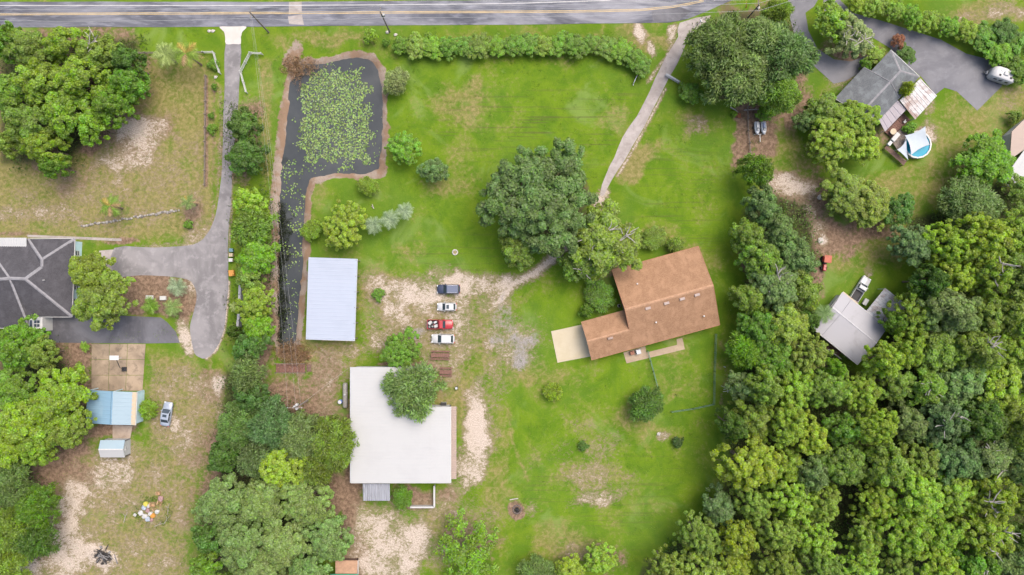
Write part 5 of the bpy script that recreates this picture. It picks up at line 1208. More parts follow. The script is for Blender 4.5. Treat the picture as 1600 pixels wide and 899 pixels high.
for k in range(2):
    for j in range(2): MB().box(bx0+1.1+.6*k, bx0+1.6+.6*k, by0+.9+.75*j, by0+1.5+.75*j, 3.201, 3.23).build('skylight', GLASSW, wh)
MB().box(bx0+.15, bx0+.7, by0+.5, by0+2.3, 3.201, 3.22).build('skylight', GLASSW, wh); MB().box(bx0+.9, bx0+2.2, by0+.2, by0+.5, 3.201, 3.22).build('skylight', GLASSW, wh)
vp = W(68, 438, 5.2); MB().lathe([(.09, -.35), (.09, .2), (.02, .22)], vp, 8).build('vent_pipe', WHITE, wh)
boxthing('planter', 233, 465, 0, 1.4, .8, .5, 0, WHITE, WALL_W, 'white box in the planting island, left of a pair', 'box', 'white boxes in the planting island')
boxthing('planter', 254, 466, 0, 1.2, .8, .5, 0, WHITE, WALL_W, 'white box in the planting island, right of a pair', 'box', 'white boxes in the planting island')

# --- sky blue carport and small white shed
c, a, w, d = frame((136,610), (213.5,612), (138,662), 3.2)
bc = empty('carport', c, a-.02, 'large carport with a faded sky-blue metal gable roof', 'carport')
xr = -w/2 + w*(177-136)/77.5
ribbed(xr+w/2, d, lambda x, y: 3.2+.5*(x+w/2)/(xr+w/2), MR_SKY, 'roof', bc, 'x', .9, .03, x0=-w/2, y0=-d/2)
ribbed(w/2-xr-.02, d, lambda x, y: 3.7-.5*(x-xr)/(w/2-xr), MR_SKYW, 'roof', bc, 'x', .9, .03, x0=xr+.02, y0=-d/2)
cap(bc, (xr, -d/2, 3.74), (xr, d/2, 3.74), pm('blue_ridge_metal', (.10, .18, .25), .4, .1), .4)
MB().box(w/2-.9, w/2-.02, -d/2+.05, d/2-.05, 3.24, 3.30).build('cream_panel', CREAM, bc)
MB().beam((w/2+.05, -d/2, 3.12), (w/2+.05, d/2, 3.12), .1, .14).build('gutter', WHITE, bc)
walls(bc, [(w/2-.15, -d/2+.2), (w/2-.15, d/2-.2), (w/2-.3, d/2-.2), (w/2-.3, -d/2+.2)], 0, 3.05, WALL_BLUE)
walls(bc, [(-w/2+.3, -d/2+.2), (w/2-.35, -d/2+.2), (w/2-.35, -d/2+.35), (-w/2+.3, -d/2+.35)], 0, 3.05, WALL_BLUE)
for x in (-w/2+.3, xr, w/2-.3): MB().box(x-.07, x+.07, d/2-.2, d/2-.06, 0, 3.1).build('post', WALL_BLUE, bc)
c, a, w, d = frame((156.5,688), (195,688), (156.5,715), 2.3)
ws_ = empty('garden_shed', c, a, 'small white shed with a pale gable roof below the blue carport', 'shed')
walls(ws_, [(-w/2+.1, -d/2+.15), (w/2-.1, -d/2+.15), (w/2-.1, 0), (w/2-.1, d/2-.15), (-w/2+.1, d/2-.15), (-w/2+.1, 0)], 0, [2.2, 2.2, 2.75, 2.2, 2.2, 2.75], WALL_G)
MB().slab([(-w/2, -d/2, 2.25), (w/2, -d/2, 2.25), (w/2, -.01, 2.9), (-w/2, -.01, 2.9)], .08).build('roof', MR_WHITE, ws_); MB().slab([(-w/2, .01, 2.9), (w/2, .01, 2.9), (w/2, d/2, 2.25), (-w/2, d/2, 2.25)], .08).build('roof', MR_SKYW, ws_)
cap(ws_, (-w/2, 0, 2.9), (w/2, 0, 2.9), WHITE, .25); window(ws_, (w/2-.1, 0, 1.6), (1, 0), .7, .7); door(ws_, (-.4, d/2-.15, .02), (0, 1), 1.2)

# --- tan-roofed home at the right edge, and the small shed at the bottom edge
th_ = empty('mobile_home', P(1610, 230), 0, 'tan-roofed home with a white awning cut by the right edge', 'house')
def TH(x, y, z): return P(x, y, z)-th_.location
uvp = MB().slab([TH(1578,250,3), TH(1640,205,3), TH(1640,160,3), TH(1597,190,3), TH(1581,206,3)], .15).build('roof', MR_TAN, th_)
MB().slab([TH(1567,281,2.4), TH(1578,293,2.4), TH(1640,245,2.5), TH(1640,206,2.85), TH(1600,235,2.85)], .08).build('awning', MR_WHITE, th_)
ww_ = [TH(1581,248,3), TH(1640,206,3), TH(1640,165,3), TH(1598,194,3), TH(1583,208,3)]
walls(th_, [(p.x, p.y) for p in ww_], 0, 2.84, WALL_W)
for x, y in ((1569,282), (1578,290), (1608,266)):
    p = TH(x, y, 2.3); MB().box(p.x-.05, p.x+.05, p.y-.05, p.y+.05, 0, 2.31).build('post', WHITE, th_)
bs = empty('garden_shed', P(540, 890), 0, 'small shed with a tan roof and green lower roof at the bottom edge', 'shed')
def BS(x, y, z): return P(x, y, z)-bs.location
MB().slab([BS(524,896.5,2.6), BS(558,896.5,2.6), BS(559,876,2.4), BS(524,876,2.4)], .1).build('tan_roof', pm('tan_roof_sheet', (.27, .165, .105), .8, .2, 1), bs)
MB().slab([BS(516,925,2.2), BS(560,925,2.2), BS(560,897.5,2.55), BS(516,897.5,2.55)], .08).build('green_roof', pm('green_roof_metal', (.04, .20, .12), .5, .15), bs)
pw = [BS(521,922,2.2), BS(556,922,2.2), BS(556,879,2.2), BS(526,879,2.2)]; walls(bs, [(p.x, p.y) for p in pw], 0, 2.2, WOOD)
MB().beam(BS(559.5,876,2.45), BS(559.5,897,2.6), .12, .14).build('bargeboard', WHITE, bs)

# ------------------------------------------------------------------ vehicles
def paint(name, col, flake=.06): return pm(name, col, .28, flake, 3, spec=.5)
CHROME = pm('chrome', (.5, .5, .52), .25, .05, metal=.9)
TAILR = pm('tail_lamp', (.35, .02, .02), .3, .1); HEADL = pm('head_lamp', (.6, .62, .64), .15, .05)
CGL = m_glass()
def wheels(r, L, W_, R_=.34, fx=.31, rx=.30):
    for x in (L*fx, -L*rx):
        for s in (-1, 1):
            t = MB().lathe([(R_*.5, -.1), (R_*.92, -.11), (R_, -.07), (R_, .07), (R_*.92, .11), (R_*.5, .1)], (x, s*(W_/2-.12), R_), 16, 'y').build('wheel', RUBBER, r)
            MB().lathe([(.02, -.02), (R_*.58, -.02), (R_*.6, .02), (.02, .03)], (x, s*(W_/2-.02), R_), 12, 'y').build('rim', CHROME, t)
def loft(secs):
    """Body skin from stations (x, half width, z low, z top), each with softened corners."""
    b = MB(); n = 10
    for x, w, zl, zt in secs:
        m_ = (zl+zt)/2; c_ = min(.14, (zt-zl)*.35)
        for (y, z) in [(-w*.86, zl), (-w, zl+c_), (-w, m_), (-w*.985, zt-c_), (-w*.84, zt), (w*.84, zt), (w*.985, zt-c_), (w, m_), (w, zl+c_), (w*.86, zl)]: b.v.append((x, y, z))
    for i in range(len(secs)-1):
        for k in range(n): b.f.append((i*n+k, i*n+(k+1) % n, (i+1)*n+(k+1) % n, (i+1)*n+k))
    b.f.append(tuple(range(n))[::-1]); b.f.append(tuple((len(secs)-1)*n+k for k in range(n)))
    return b
def cabin(r, m, xs, W_, zb, zt, tuck=.14, roofm=None, sun=False):
    """Cabin on the body: xs = rear base, rear top, front top, front base. Panes sit just proud of it."""
    xa, xb, xc, xd = xs; wb, wt_ = W_/2-.06, W_/2-.06-tuck
    B_ = [Vector(p) for p in [(xa,-wb,zb),(xd,-wb,zb),(xd,wb,zb),(xa,wb,zb),(xb,-wt_,zt),(xc,-wt_,zt),(xc,wt_,zt),(xb,wt_,zt)]]
    MB().add(B_, [(0,1,5,4),(1,2,6,5),(2,3,7,6),(3,0,4,7)]).build('cabin', m, r)
    def pane(name, q, i0, i1, j0=.1, j1=.92):
        a_, b_, c_, d_ = [B_[k] for k in q]; nrm = (b_-a_).cross(d_-a_).normalized()*.012
        f = lambda u, v: a_.lerp(b_, u).lerp(d_.lerp(c_, u), v)+nrm
        MB().quad(f(i0, j0), f(i1, j0), f(i1, j1), f(i0, j1)).build(name, CGL, r)
    pane('windshield', (1,2,6,5), .06, .94, .04, .95); pane('rear_window', (3,0,4,7), .08, .92)
    for nm, q in (('side_window', (0,1,5,4)), ('side_window', (2,3,7,6))):
        pane(nm, q, .08, .48); pane(nm, q, .52, .92)
    ro = MB(); e = .05; ro.add([(xb-e,-wt_-e,zt-.02),(xc+e,-wt_-e,zt-.02),(xc+e,wt_+e,zt-.02),(xb-e,wt_+e,zt-.02),(xb+.1,-wt_+.12,zt+.06),(xc-.1,-wt_+.12,zt+.06),(xc-.1,wt_-.12,zt+.06),(xb+.1,wt_-.12,zt+.06)],
           [(4,5,6,7),(0,1,5,4),(1,2,6,5),(2,3,7,6),(3,0,4,7)])
    o = ro.build('roof', roofm or m, r)
    if sun: MB().box(xc-.75, xc-.2, -.42, .42, zt+.061, zt+.07).build('sunroof', CGL, o)
    for s in (-1, 1): MB().cbox(xd-.55, xd-.35, s*(W_/2+.08)-.1, s*(W_/2+.08)+.1, zb+.0, zb+.16, .03).build('mirror', m, r)
    return o
def lamps(r, L, W_, z):
    for s in (-1, 1):
        MB().cbox(L/2-.16, L/2-.0, s*(W_/2-.3)-.17, s*(W_/2-.3)+.17, z-.1, z+.05, .02).build('headlight', HEADL, r); MB().cbox(-L/2, -L/2+.12, s*(W_/2-.24)-.15, s*(W_/2-.24)+.15, z-.06, z+.12, .02).build('taillight', TAILR, r)
def car(px_, py_, deg, L, W_, ht, m, label, kind='sedan', sun=False, rails=False, roofm=None, scale=1):
    r = empty('parked_car', P(px_, py_, .5)-Vector((0, 0, .5)), math.radians(deg), label, 'car')
    r.scale = (scale,)*3
    h = L/2; w = W_/2; bz = .92 if kind != 'suv' else 1.05; rear = .98 if kind == 'sedan' else bz
    loft([(-h, w*.82, .42, .72), (-h+.08, w*.93, .3, rear-.12), (-h+.45, w*.985, .24, rear), (-h*.45, w, .22, bz), (0, w, .2, bz), (h*.35, w, .2, bz), (h*.55, w*.99, .22, bz-.05), (h*.82, w*.95, .24, bz-.14), (h-.1, w*.86, .28, bz-.26), (h, w*.72, .38, .62)]).build('body', m, r, True)
    if kind == 'sedan': xs = (-h*.72, -h*.40, h*.10, h*.44)
    elif kind == 'suv': xs = (-h*.95, -h*.82, h*.12, h*.44)
    else: xs = (-h*.9, -h*.68, h*.12, h*.46)
    o = cabin(r, m, xs, W_, bz-.03, ht, roofm=roofm, sun=sun)
    if rails:
        for s in (-1, 1): MB().beam((xs[1]+.15, s*(w-.24), ht+.1), (xs[2]-.1, s*(w-.24), ht+.1), .05, .05).build('roof_rail', CHROME, r)
    wheels(r, L, W_); lamps(r, L, W_, .72)
    MB().cbox(-h-.03, -h+.1, -w*.6, w*.6, .38, .55, .03).build('bumper', DARK, r)
    return r
NAVY = paint('navy_car_paint', (.028, .035, .06)); CARW = paint('white_car_paint', (.34, .345, .35)); CARS = paint('silver_car_paint', (.20, .23, .28)); CARR = paint('red_car_paint', (.26, .02, .024))
car(701, 452, 180, 4.75, 1.95, 1.72, NAVY, 'black sport utility car with roof rails, northernmost in the sandy lot', 'suv', rails=True, roofm=paint('navy_roof_paint', (.07, .085, .13)))
car(698.5, 479.5, 180, 4.0, 1.72, 1.48, CARW, 'small white car with a dark sunroof in the sandy lot', 'hatch', sun=True)
car(692.5, 529.5, 179, 4.75, 1.95, 1.5, CARW, 'large white car parked below the red pickup', 'hatch')
car(261, 647, 81, 5.0, 1.95, 1.48, CARS, 'silver sedan parked on the dry grass near the blue carport', 'sedan', sun=True)
def pickup(px_, py_, deg, L, W_, m, label, bedm):
    r = empty('pickup_truck', P(px_, py_, .5)-Vector((0, 0, .5)), math.radians(deg), label, 'pickup truck')
    h = L/2; w = W_/2
    loft([(-h*.12, w, .35, 1.12), (0, w, .32, 1.14), (h*.35, w, .32, 1.14), (h*.6, w*.99, .34, 1.1), (h*.85, w*.96, .36, 1.04), (h-.1, w*.9, .38, .98), (h, w*.8, .48, .86)]).build('body', m, r, True)
    b = MB(); x0_, x1_ = -h, -h*.13
    b.box(x0_+.08, x1_-.02, -w+.09, w-.09, .42, .62); b.build('bed_floor', bedm, r)
    for s in (-1, 1): MB().cbox(x0_, x1_-.01, s*(w-.045)-.045, s*(w-.045)+.045, .36, 1.12, .03).build('bed_side', m, r)
    MB().cbox(x0_, x0_+.07, -w+.1, w-.1, .42, 1.1, .02).build('tailgate', m, r); MB().cbox(x1_-.1, x1_-.02, -w+.1, w-.1, .42, 1.13, .02).build('bed_front', m, r)
    cabin(r, m, (-h*.10, -h*.04, h*.2, h*.42), W_, 1.1, 1.72)
    wheels(r, L, W_, .38, .32, .30); lamps(r, L, W_, .88)
    MB().cbox(-h-.12, -h-.01, -w*.85, w*.85, .4, .55, .03).build('bumper', CHROME, r)
    return r
pk = pickup(688, 507, 0, 5.4, 1.95, CARR, 'red pickup truck with a cluttered bed in the sandy lot', DARK)
q = random.Random(4)
def cargo(nm, cat, m, x, y, z, label, form):
    r = empty(nm, pk.location + Vector((x, y, z)), q.uniform(0, 3), label, cat, 'load in the red pickup bed')
    if form == 0:
        MB().lathe([(.15, 0), (.19, .38), (.18, .38), (.14, .03)], n=10).build('body', m, r); MB().tube([(-.19, 0, .34), (0, .1, .46), (.19, 0, .34)], .012, 4).build('handle', GREYM, r)
    elif form == 1:
        MB().cbox(-.34, .34, -.2, .2, 0, .3, .03).build('body', m, r); MB().box(-.08, .08, -.03, .03, .301, .35).build('handle', GREYM, r)
    else:
        MB().cbox(-.46, .46, -.34, .34, 0, .14, .05).build('lower_fold', m, r); MB().cbox(-.4, .36, -.28, .3, .141, .27, .05).build('upper_fold', m, r)
cargo('folded_tarp', 'tarp', WALL_W, -2.1, .3, .63, 'folded white tarp by the tailgate in the red pickup bed', 2)
cargo('folded_tarp', 'tarp', WALL_W, -.85, -.35, .63, 'folded white tarp behind the cab in the red pickup bed', 2)
cargo('tool_case', 'case', DARK, -1.5, .35, .63, 'black tool case amid the load in the red pickup bed', 1)
cargo('tool_case', 'case', GREYM, -1.0, .45, .63, 'grey tool case behind the cab in the red pickup bed', 1)
cargo('white_bucket', 'bucket', WHITE, -2.2, -.5, .63, 'white bucket by the tailgate in the red pickup bed', 0)
cargo('white_bucket', 'bucket', WHITE, -1.55, -.4, .63, 'white bucket in the middle of the red pickup bed', 0)
cargo('paint_can', 'can', pm('red_plastic', (.22, .03, .03), .5), -1.25, .0, .63, 'small red can in the middle of the red pickup bed', 0)
pickup(1343.5, 451.5, 58, 5.5, 1.95, CARW, 'white pickup truck with a dark bed by the grey-roofed house', DARK)
boxthing('garden_cart', 1353, 472, .25, .8, 1.3, .5, -.55, WHITE, WALL_W, 'white cart between the white pickup and the silver carport', 'cart', lid='tray')
# camper trailer
rv = empty('camper_trailer', P(1565, 118.5, 1.5)-Vector((0, 0, 1.5)), math.radians(161), 'white camper trailer parked at the end of the grey drive', 'camper trailer')
b = MB(); secs = [(-2.45, .85, .55, 2.15), (-2.2, 1.1, .48, 2.5), (-1.6, 1.18, .45, 2.7), (0, 1.2, .45, 2.75), (1.5, 1.2, .45, 2.7), (2.1, 1.08, .48, 2.45), (2.45, .8, .55, 1.95)]
loft(secs).build('body', pm('camper_white', (.35, .35, .35), .4, .05, 1), rv, True)
MB().cbox(-.5, .4, -.35, .35, 2.74, 3.0, .08).build('air_conditioner', WALL_W, rv)
for x, y in ((-1.3, .5), (1.0, .55), (.9, -.45)): MB().cbox(x-.2, x+.2, y-.2, y+.2, 2.68, 2.82, .04).build('roof_hatch', DARK if y > 0 else GREYM, rv)
for x in (-1.2, .1, 1.2):
    for s in (-1, 1): MB().box(x-.35, x+.35, s*1.19-.015, s*1.19+.015, 1.5, 2.05).build('window', CGL, rv)
MB().add([(2.35, -.2, .5), (2.35, .2, .5), (3.3, .04, .5), (3.3, -.04, .5), (2.35, -.2, .58), (2.35, .2, .58), (3.3, .04, .58), (3.3, -.04, .58)], [(3,2,1,0),(4,5,6,7),(0,1,5,4),(1,2,6,5),(2,3,7,6),(3,0,4,7)]).build('tongue', DARK, rv)
for s in (-1, 1): MB().lathe([(.02, .58), (.15, .58), (.15, 1.0), (.08, 1.08), (.02, 1.1)], (2.7, s*.17, 0), 10).build('gas_bottle', WHITE, rv)
MB().tube([(3.1, 0, 0), (3.1, 0, .6)], .04, 6).build('jack', GREYM, rv)
for s in (-1, 1): MB().lathe([(.1, -.1), (.33, -.1), (.35, 0), (.33, .1), (.1, .1)], (-.3, s*1.02, .35), 14, 'y').build('wheel', RUBBER, rv)
# red tractor
tr = empty('tractor', P(1288.5, 410.5, .6)-Vector((0, 0, .6)), math.radians(-97), 'red tractor with an orange canopy beside the tree belt', 'tractor')
RED = paint('tractor_red', (.25, .03, .025)); ORG = pm('canopy_orange', (.27, .075, .045), .6, .15, 1)
MB().cbox(.35, 1.7, -.33, .33, .55, 1.1, .1).build('bonnet', RED, tr); MB().cbox(1.7, 1.78, -.3, .3, .55, 1.02, .02).build('grille', DARK, tr)
MB().cbox(-1.1, .35, -.3, .3, .4, .62, .04).build('chassis', DARK, tr); MB().cbox(-.75, -.25, -.28, .28, .63, .75, .05).build('seat', DARK, tr); MB().cbox(-.85, -.74, -.28, .28, .7, 1.2, .04).build('backrest', DARK, tr)
MB().cbox(-1.45, .1, -.75, .75, 1.95, 2.03, .04).build('canopy', ORG, tr)
for x in (-1.3, -.05):
    for y in (-.62, .62): MB().box(x-.03, x+.03, y-.03, y+.03, .6, 1.95).build('canopy_post', DARK, tr)
for s in (-1, 1):
    MB().lathe([(.2, -.16), (.62, -.18), (.66, 0), (.62, .18), (.2, .16)], (-.65, s*.62, .66), 18, 'y').build('rear_wheel', RUBBER, tr); MB().lathe([(.12, -.1), (.34, -.11), (.36, 0), (.34, .11), (.12, .1)], (1.2, s*.5, .36), 14, 'y').build('front_wheel', RUBBER, tr)
    MB().cbox(-1.2, -.1, s*.62-.2, s*.62+.2, 1.33, 1.4, .04).build('fender', RED, tr)
MB().lathe([(.16, -.012), (.19, 0), (.16, .012)], (.1, 0, 1.2), 12).build('steering_wheel', DARK, tr); MB().tube([(.35, 0, .9), (.1, 0, 1.2)], .025, 6).build('steering_column', DARK, tr); MB().tube([(1.0, .15, 1.1), (1.0, .15, 1.7)], .04, 8).build('exhaust', DARK, tr)
# two jet skis on a trailer
jt = empty('boat_trailer', P(1186, 204), math.radians(-88), 'grey two-berth trailer with its tongue towards the brown ground', 'trailer')
for s in (-1, 1): MB().beam((-1.6, s*.7, .45), (1.0, s*.7, .45), .08, .1).build('side_rail', GREYM, jt); MB().lathe([(.1, -.07), (.24, -.07), (.26, 0), (.24, .07), (.1, .07)], (-.5, s*1.32, .26), 12, 'y').build('wheel', RUBBER, jt)
for x in (-1.5, -.5, .9): MB().beam((x, -1.25, .4), (x, 1.25, .4), .07, .08).build('cross_bar', GREYM, jt)
MB().beam((.9, 0, .42), (2.5, 0, .42), .09, .1).build('tongue', GREYM, jt); MB().tube([(2.3, 0, 0), (2.3, 0, .5)], .03, 6).build('jack', GREYM, jt)
for s, nm in ((1, 'grey-decked jet ski, right of the pair on the trailer'), (-1, 'blue-grey jet ski, left of the pair on the trailer')):
    p = jt.matrix_basis @ Vector((-.35, s*.68, .5)); r = empty('jet_ski', p, jt.rotation_euler.z, nm, 'jet ski', 'jet skis on the trailer')
    b = MB(); n = 8
    for x, w, z in [(-1.3, .46, .32), (-.9, .54, .36), (0, .56, .4), (.7, .48, .46), (1.15, .28, .52), (1.4, .06, .55)]:
        for y, zz_ in [(-w*.55, 0), (-w, .2), (-w, z), (-w*.5, z+.12), (w*.5, z+.12), (w, z), (w, .2), (w*.55, 0)]: b.v.append((x, y, zz_))
    for i in range(5):
        for k in range(n): b.f.append((i*n+k, i*n+(k+1) % n, (i+1)*n+(k+1) % n, (i+1)*n+k))
    b.f += [tuple(range(n))[::-1], tuple(5*n+k for k in range(n))]
    b.build('hull', pm('jetski_white', (.31, .33, .36), .3, .05), r, True)
    MB().cbox(-1.0, .1, -.22, .22, .5, .82, .08).build('seat', pm('jetski_blue', (.14, .17, .26), .5) if s > 0 else GREYM, r); MB().cbox(.2, .6, -.2, .2, .55, .95, .08).build('console', GREYM, r); MB().tube([(.25, -.38, .98), (.35, 0, 1.0), (.25, .38, .98)], .03, 6).build('handlebar', DARK, r)

# ------------------------------------------------------------------ poles and wires
POLEW = pm('pole_wood', (.14, .12, .105), .9, .3, 5); WIREM = pm('bare_wire', (.34, .34, .34), .35, .05, metal=.2); INSUL = pm('insulator', (.34, .34, .33), .3, .1)
def pole(px_, py_, h, label, arms=True, trans=0, rz=0.0, armL=2.4):
    r = empty('utility_pole', P(px_, py_), rz, label, 'utility pole')
    MB().tube([(0, 0, -.1), (0, 0, h*.5), (0, 0, h)], [.17, .14, .11], 8).build('pole', POLEW, r)
    if arms:
        MB().beam((0, -armL/2, h-.5), (0, armL/2, h-.5), .1, .12).build('crossarm', WOODG, r)
        for y in (-armL/2+.1, 0.35, armL/2-.1): MB().lathe([(.03, 0), (.08, .05), (.05, .1), (.08, .15), (.03, .22)], (0, y, h-.44), 8).build('insulator', INSUL, r)
    for k in range(trans):
        t = MB().lathe([(.05, 0), (.24, .02), (.26, .06), (.26, .75), (.24, .8), (.05, .82)], (.38 if k == 0 else -.38 if k == 1 else 0, 0 if k < 2 else .4, h-2.2), 12).build('transformer', pm('transformer_grey', (.3, .3, .3), .5, .08), r)
        MB().tube([(.38 if k == 0 else -.38 if k == 1 else 0, .1 if k < 2 else .4, h-1.4), (.38 if k == 0 else -.38 if k == 1 else 0, .1 if k < 2 else .4, h-1.12)], .04, 6).build('bushing', INSUL, t)
    return r
HP = 10.5
poles = [pole(30, 54, HP, 'wooden utility pole at the left edge by the road'), pole(420, 51, HP, 'wooden utility pole beside the driveway mouth with crossarm'), pole(609, 50, HP, 'wooden utility pole with grey transformer above the pond', trans=1), pole(1158, 40, HP, 'wooden utility pole beside the road-bend oaks', trans=1), ]
tp = pole(481, 626, 9.0, 'transformer pole with crossarm beside the south grove', trans=3, rz=math.pi/2, armL=3.0)
def wire(a, b, sag, label, rad=.022, group=None):
    a, b = Vector(a), Vector(b); n = 14; pts = []
    for i in range(n+1):
        p = a.lerp(b, i/n); p.z -= sag*4*(i/n)*(1-i/n); pts.append(p-a)
    r = MB().tube(pts, rad, 4).build('overhead_wire', WIREM); r.location = a
    return tag(r, label, 'wire', group)
tops = [Vector((p.location.x, p.location.y, HP-.2)) for p in poles]
far0 = tops[0] + Vector((-45, 0, 0)); far3 = tops[3] + Vector((42, 14, 0)); seq = [far0] + tops + [far3]
seg = ['left of the left-edge pole', 'between the left-edge pole and the driveway pole', 'between the driveway pole and the transformer pole above the pond', 'between the pole above the pond and the road-bend pole', 'right of the road-bend pole']
for i in range(5):
    for k, y in enumerate((-1.1, .35, 1.1)):
        wire(seq[i]+Vector((0, y, 0)), seq[i+1]+Vector((0, y, 0)), .9, f"{['southern', 'middle', 'northern'][k]} road wire {seg[i]}", .03, 'wires along the road')
for k in range(3):
    wire(tops[1]+Vector((0, (-1.1, .35, 1.1)[k], -.3)), Vector((tp.location.x+(-1.3, .3, 1.3)[k], tp.location.y, 8.7)), 1.6, f"{['western', 'middle', 'eastern'][k]} wire over the pond channel to the transformer pole", .009, 'wires over the pond')
wire(Vector((tp.location.x+.3, tp.location.y, 7.6)), P(546, 574, 4.1), .5, 'service wire from the transformer pole to the white workshop corner', .012)

# ------------------------------------------------------------------ fences, gates, walls
def vinyl(pts, label, h=1.4, m=None, step=2.4, name='fence', rails=3):
    r = empty(name, P(*pts[0]), 0, label, 'fence'); m = m or WHITE
    for si, (p_, q_) in enumerate(zip(pts[:-1], pts[1:])):
        A, B = P(*p_)-r.location, P(*q_)-r.location; n = max(1, round((B-A).length/step))
        for i in range(0 if si == 0 else 1, n+1):
            s = A.lerp(B, i/n); MB().box(s.x-.07, s.x+.07, s.y-.07, s.y+.07, 0, h).add([(s.x-.1,s.y-.1,h),(s.x+.1,s.y-.1,h),(s.x+.1,s.y+.1,h),(s.x-.1,s.y+.1,h),(s.x,s.y,h+.12)], [(3,2,1,0),(0,1,4),(1,2,4),(2,3,4),(3,0,4)]).build('post', m, r)
        for k in range(rails):
            s, e = A.copy(), B.copy(); s.z = e.z = h*(.28+.32*k)*3/max(rails, 3); MB().beam(s, e, .06, .16).build('rail', m, r)
    return r
vinyl([(320,84),(336,84),(345.5,116)], 'white rail fence on the west side of the driveway entrance'); vinyl([(411,86),(393,85),(378,114),(387,146)], 'white rail fence on the east side of the driveway entrance')
vinyl([(212,85),(320,84)], 'grey rail fence running from the north-west grove to the white fence', 1.3, WOODG)
vinyl([(323,120),(322,200),(321,290)], 'brown wooden rail fence beside the driveway through dry grass', 1.1, WOODG, 3.0, rails=2)
vinyl([(1167,168),(1168,205),(1172,245)], 'old wooden fence beside the jet skis', 1.2, WOODG, 2.2, rails=2)
q = random.Random(9)
st = empty('stone_wall', P(125, 354), 0, 'low broken wall of pale stones crossing the dry lot', 'wall')
A, B = P(128, 353)-st.location, P(283, 328)-st.location; n = 44
for i in range(n):
    s = A.lerp(B, i/n)+Vector((q.uniform(-.1, .1), q.uniform(-.15, .15), .12))
    MB().blob(s, q.uniform(.22, .36), i, 7, 4, .22, .6).build('stone', pm('pale_stone', (.22, .205, .185), .9, .25, 2) if i % 3 else pm('grey_stone', (.13, .12, .11), .9, .25, 2), st)
# white panel fence between the driveway and the trees
pf = empty('panel_fence', P(380, 440), 0, 'white panel fence half hidden by the trees along the driveway', 'fence')
for i, (y0_, y1_, x0_, x1_) in enumerate([(433,446,381,380), (447,460,380,379.5), (460.5,474,379.5,379), (475,487,379,378), (488,499,378,377.5), (500,512,377,376)]):
    A, B = P(x0_, y0_)-pf.location, P(x1_, y1_)-pf.location; A.z = B.z = .95
    o = MB().beam(A, B, .5, 1.7).build('panel', pm('panel_white', (.25, .25, .265), .6, .1, 1), pf); MB().box(A.x-.06, A.x+.06, A.y+.02, A.y+.14, 0, 2.0).build('post', GREYM, pf)
# green wire fence below the brown house
GREENM = pm('green_wire', (.075, .14, .09), .6, .2)
def wirefence(pts, label):
    r = empty('wire_fence', P(*pts[0]), 0, label, 'fence')
    for si, (p_, q_) in enumerate(zip(pts[:-1], pts[1:])):
        A, B = P(*p_)-r.location, P(*q_)-r.location; n = max(1, round((B-A).length/2.0))
        for i in range(n+1):
            s = A.lerp(B, i/n); MB().box(s.x-.045, s.x+.045, s.y-.045, s.y+.045, 0, 1.5).build('post', GREENM, r)
        mb = MB()
        for z in np.arange(.1, 1.46, .15): mb.beam(A+Vector((0, 0, z)), B+Vector((0, 0, z)), .016, .016)
        k = int((B-A).length/.25)
        for i in range(k): s = A.lerp(B, i/k); mb.beam(s+Vector((0, 0, .05)), s+Vector((0, 0, 1.46)), .016, .016)
        mb.build('mesh', GREENM, r)
        MB().beam(A+Vector((0, 0, 1.48)), B+Vector((0, 0, 1.48)), .025, .03).build('top_rail', GREENM, r)
wirefence([(1011,548),(1020,580),(1027,606)], 'green wire fence running from the patio to the dark round tree'); wirefence([(1048,643),(1082,638),(1114,631),(1115,580),(1117,522)], 'green wire fence round the east side of the brown house lawn')
# metal gates on the right-hand drive
def gate(a_, b_, label, h=1.2, tw=.34):
    r = empty('metal_gate', P(*a_), 0, label, 'gate'); B = P(*b_)-r.location
    fr = MB(); Z = lambda p, z: Vector((p.x, p.y, z))
    for s, e in ((Z(Vector(), .15), Z(B, .15)), (Z(Vector(), h), Z(B, h)), (Z(Vector(), .15), Z(Vector(), h)), (Z(B, .15), Z(B, h))): fr.beam(s, e, .07, .07)
    fr.build('gate_frame', pm('gate_steel', (.25, .265, .28), .4, .1), r)
    for k in range(1, 5): MB().beam(Z(Vector(), .15+k*(h-.15)/5), Z(B, .15+k*(h-.15)/5), .05, .05).build('rail', pm('gate_steel', (.46, .48, .50)), r)
    MB().box(-.09, .09, -.09, .09, 0, h+.3).build('post', WOODG, r); MB().box(B.x+.08, B.x+.22, B.y-.08, B.y+.08, 0, .16).build('foot', GREYM, r)
    MB().beam(Z(Vector(), h+.04), Z(B, h+.04), tw, .05).build('top_plate', pm('gate_steel', (.46, .48, .50)), r)
gate((1060,131), (1039,118.5), 'wide silver metal gate leaf beside the right-hand drive'); gate((994,121), (988.5,133), 'narrow white gate leaf lying open on the lawn side', 1.1, .09)

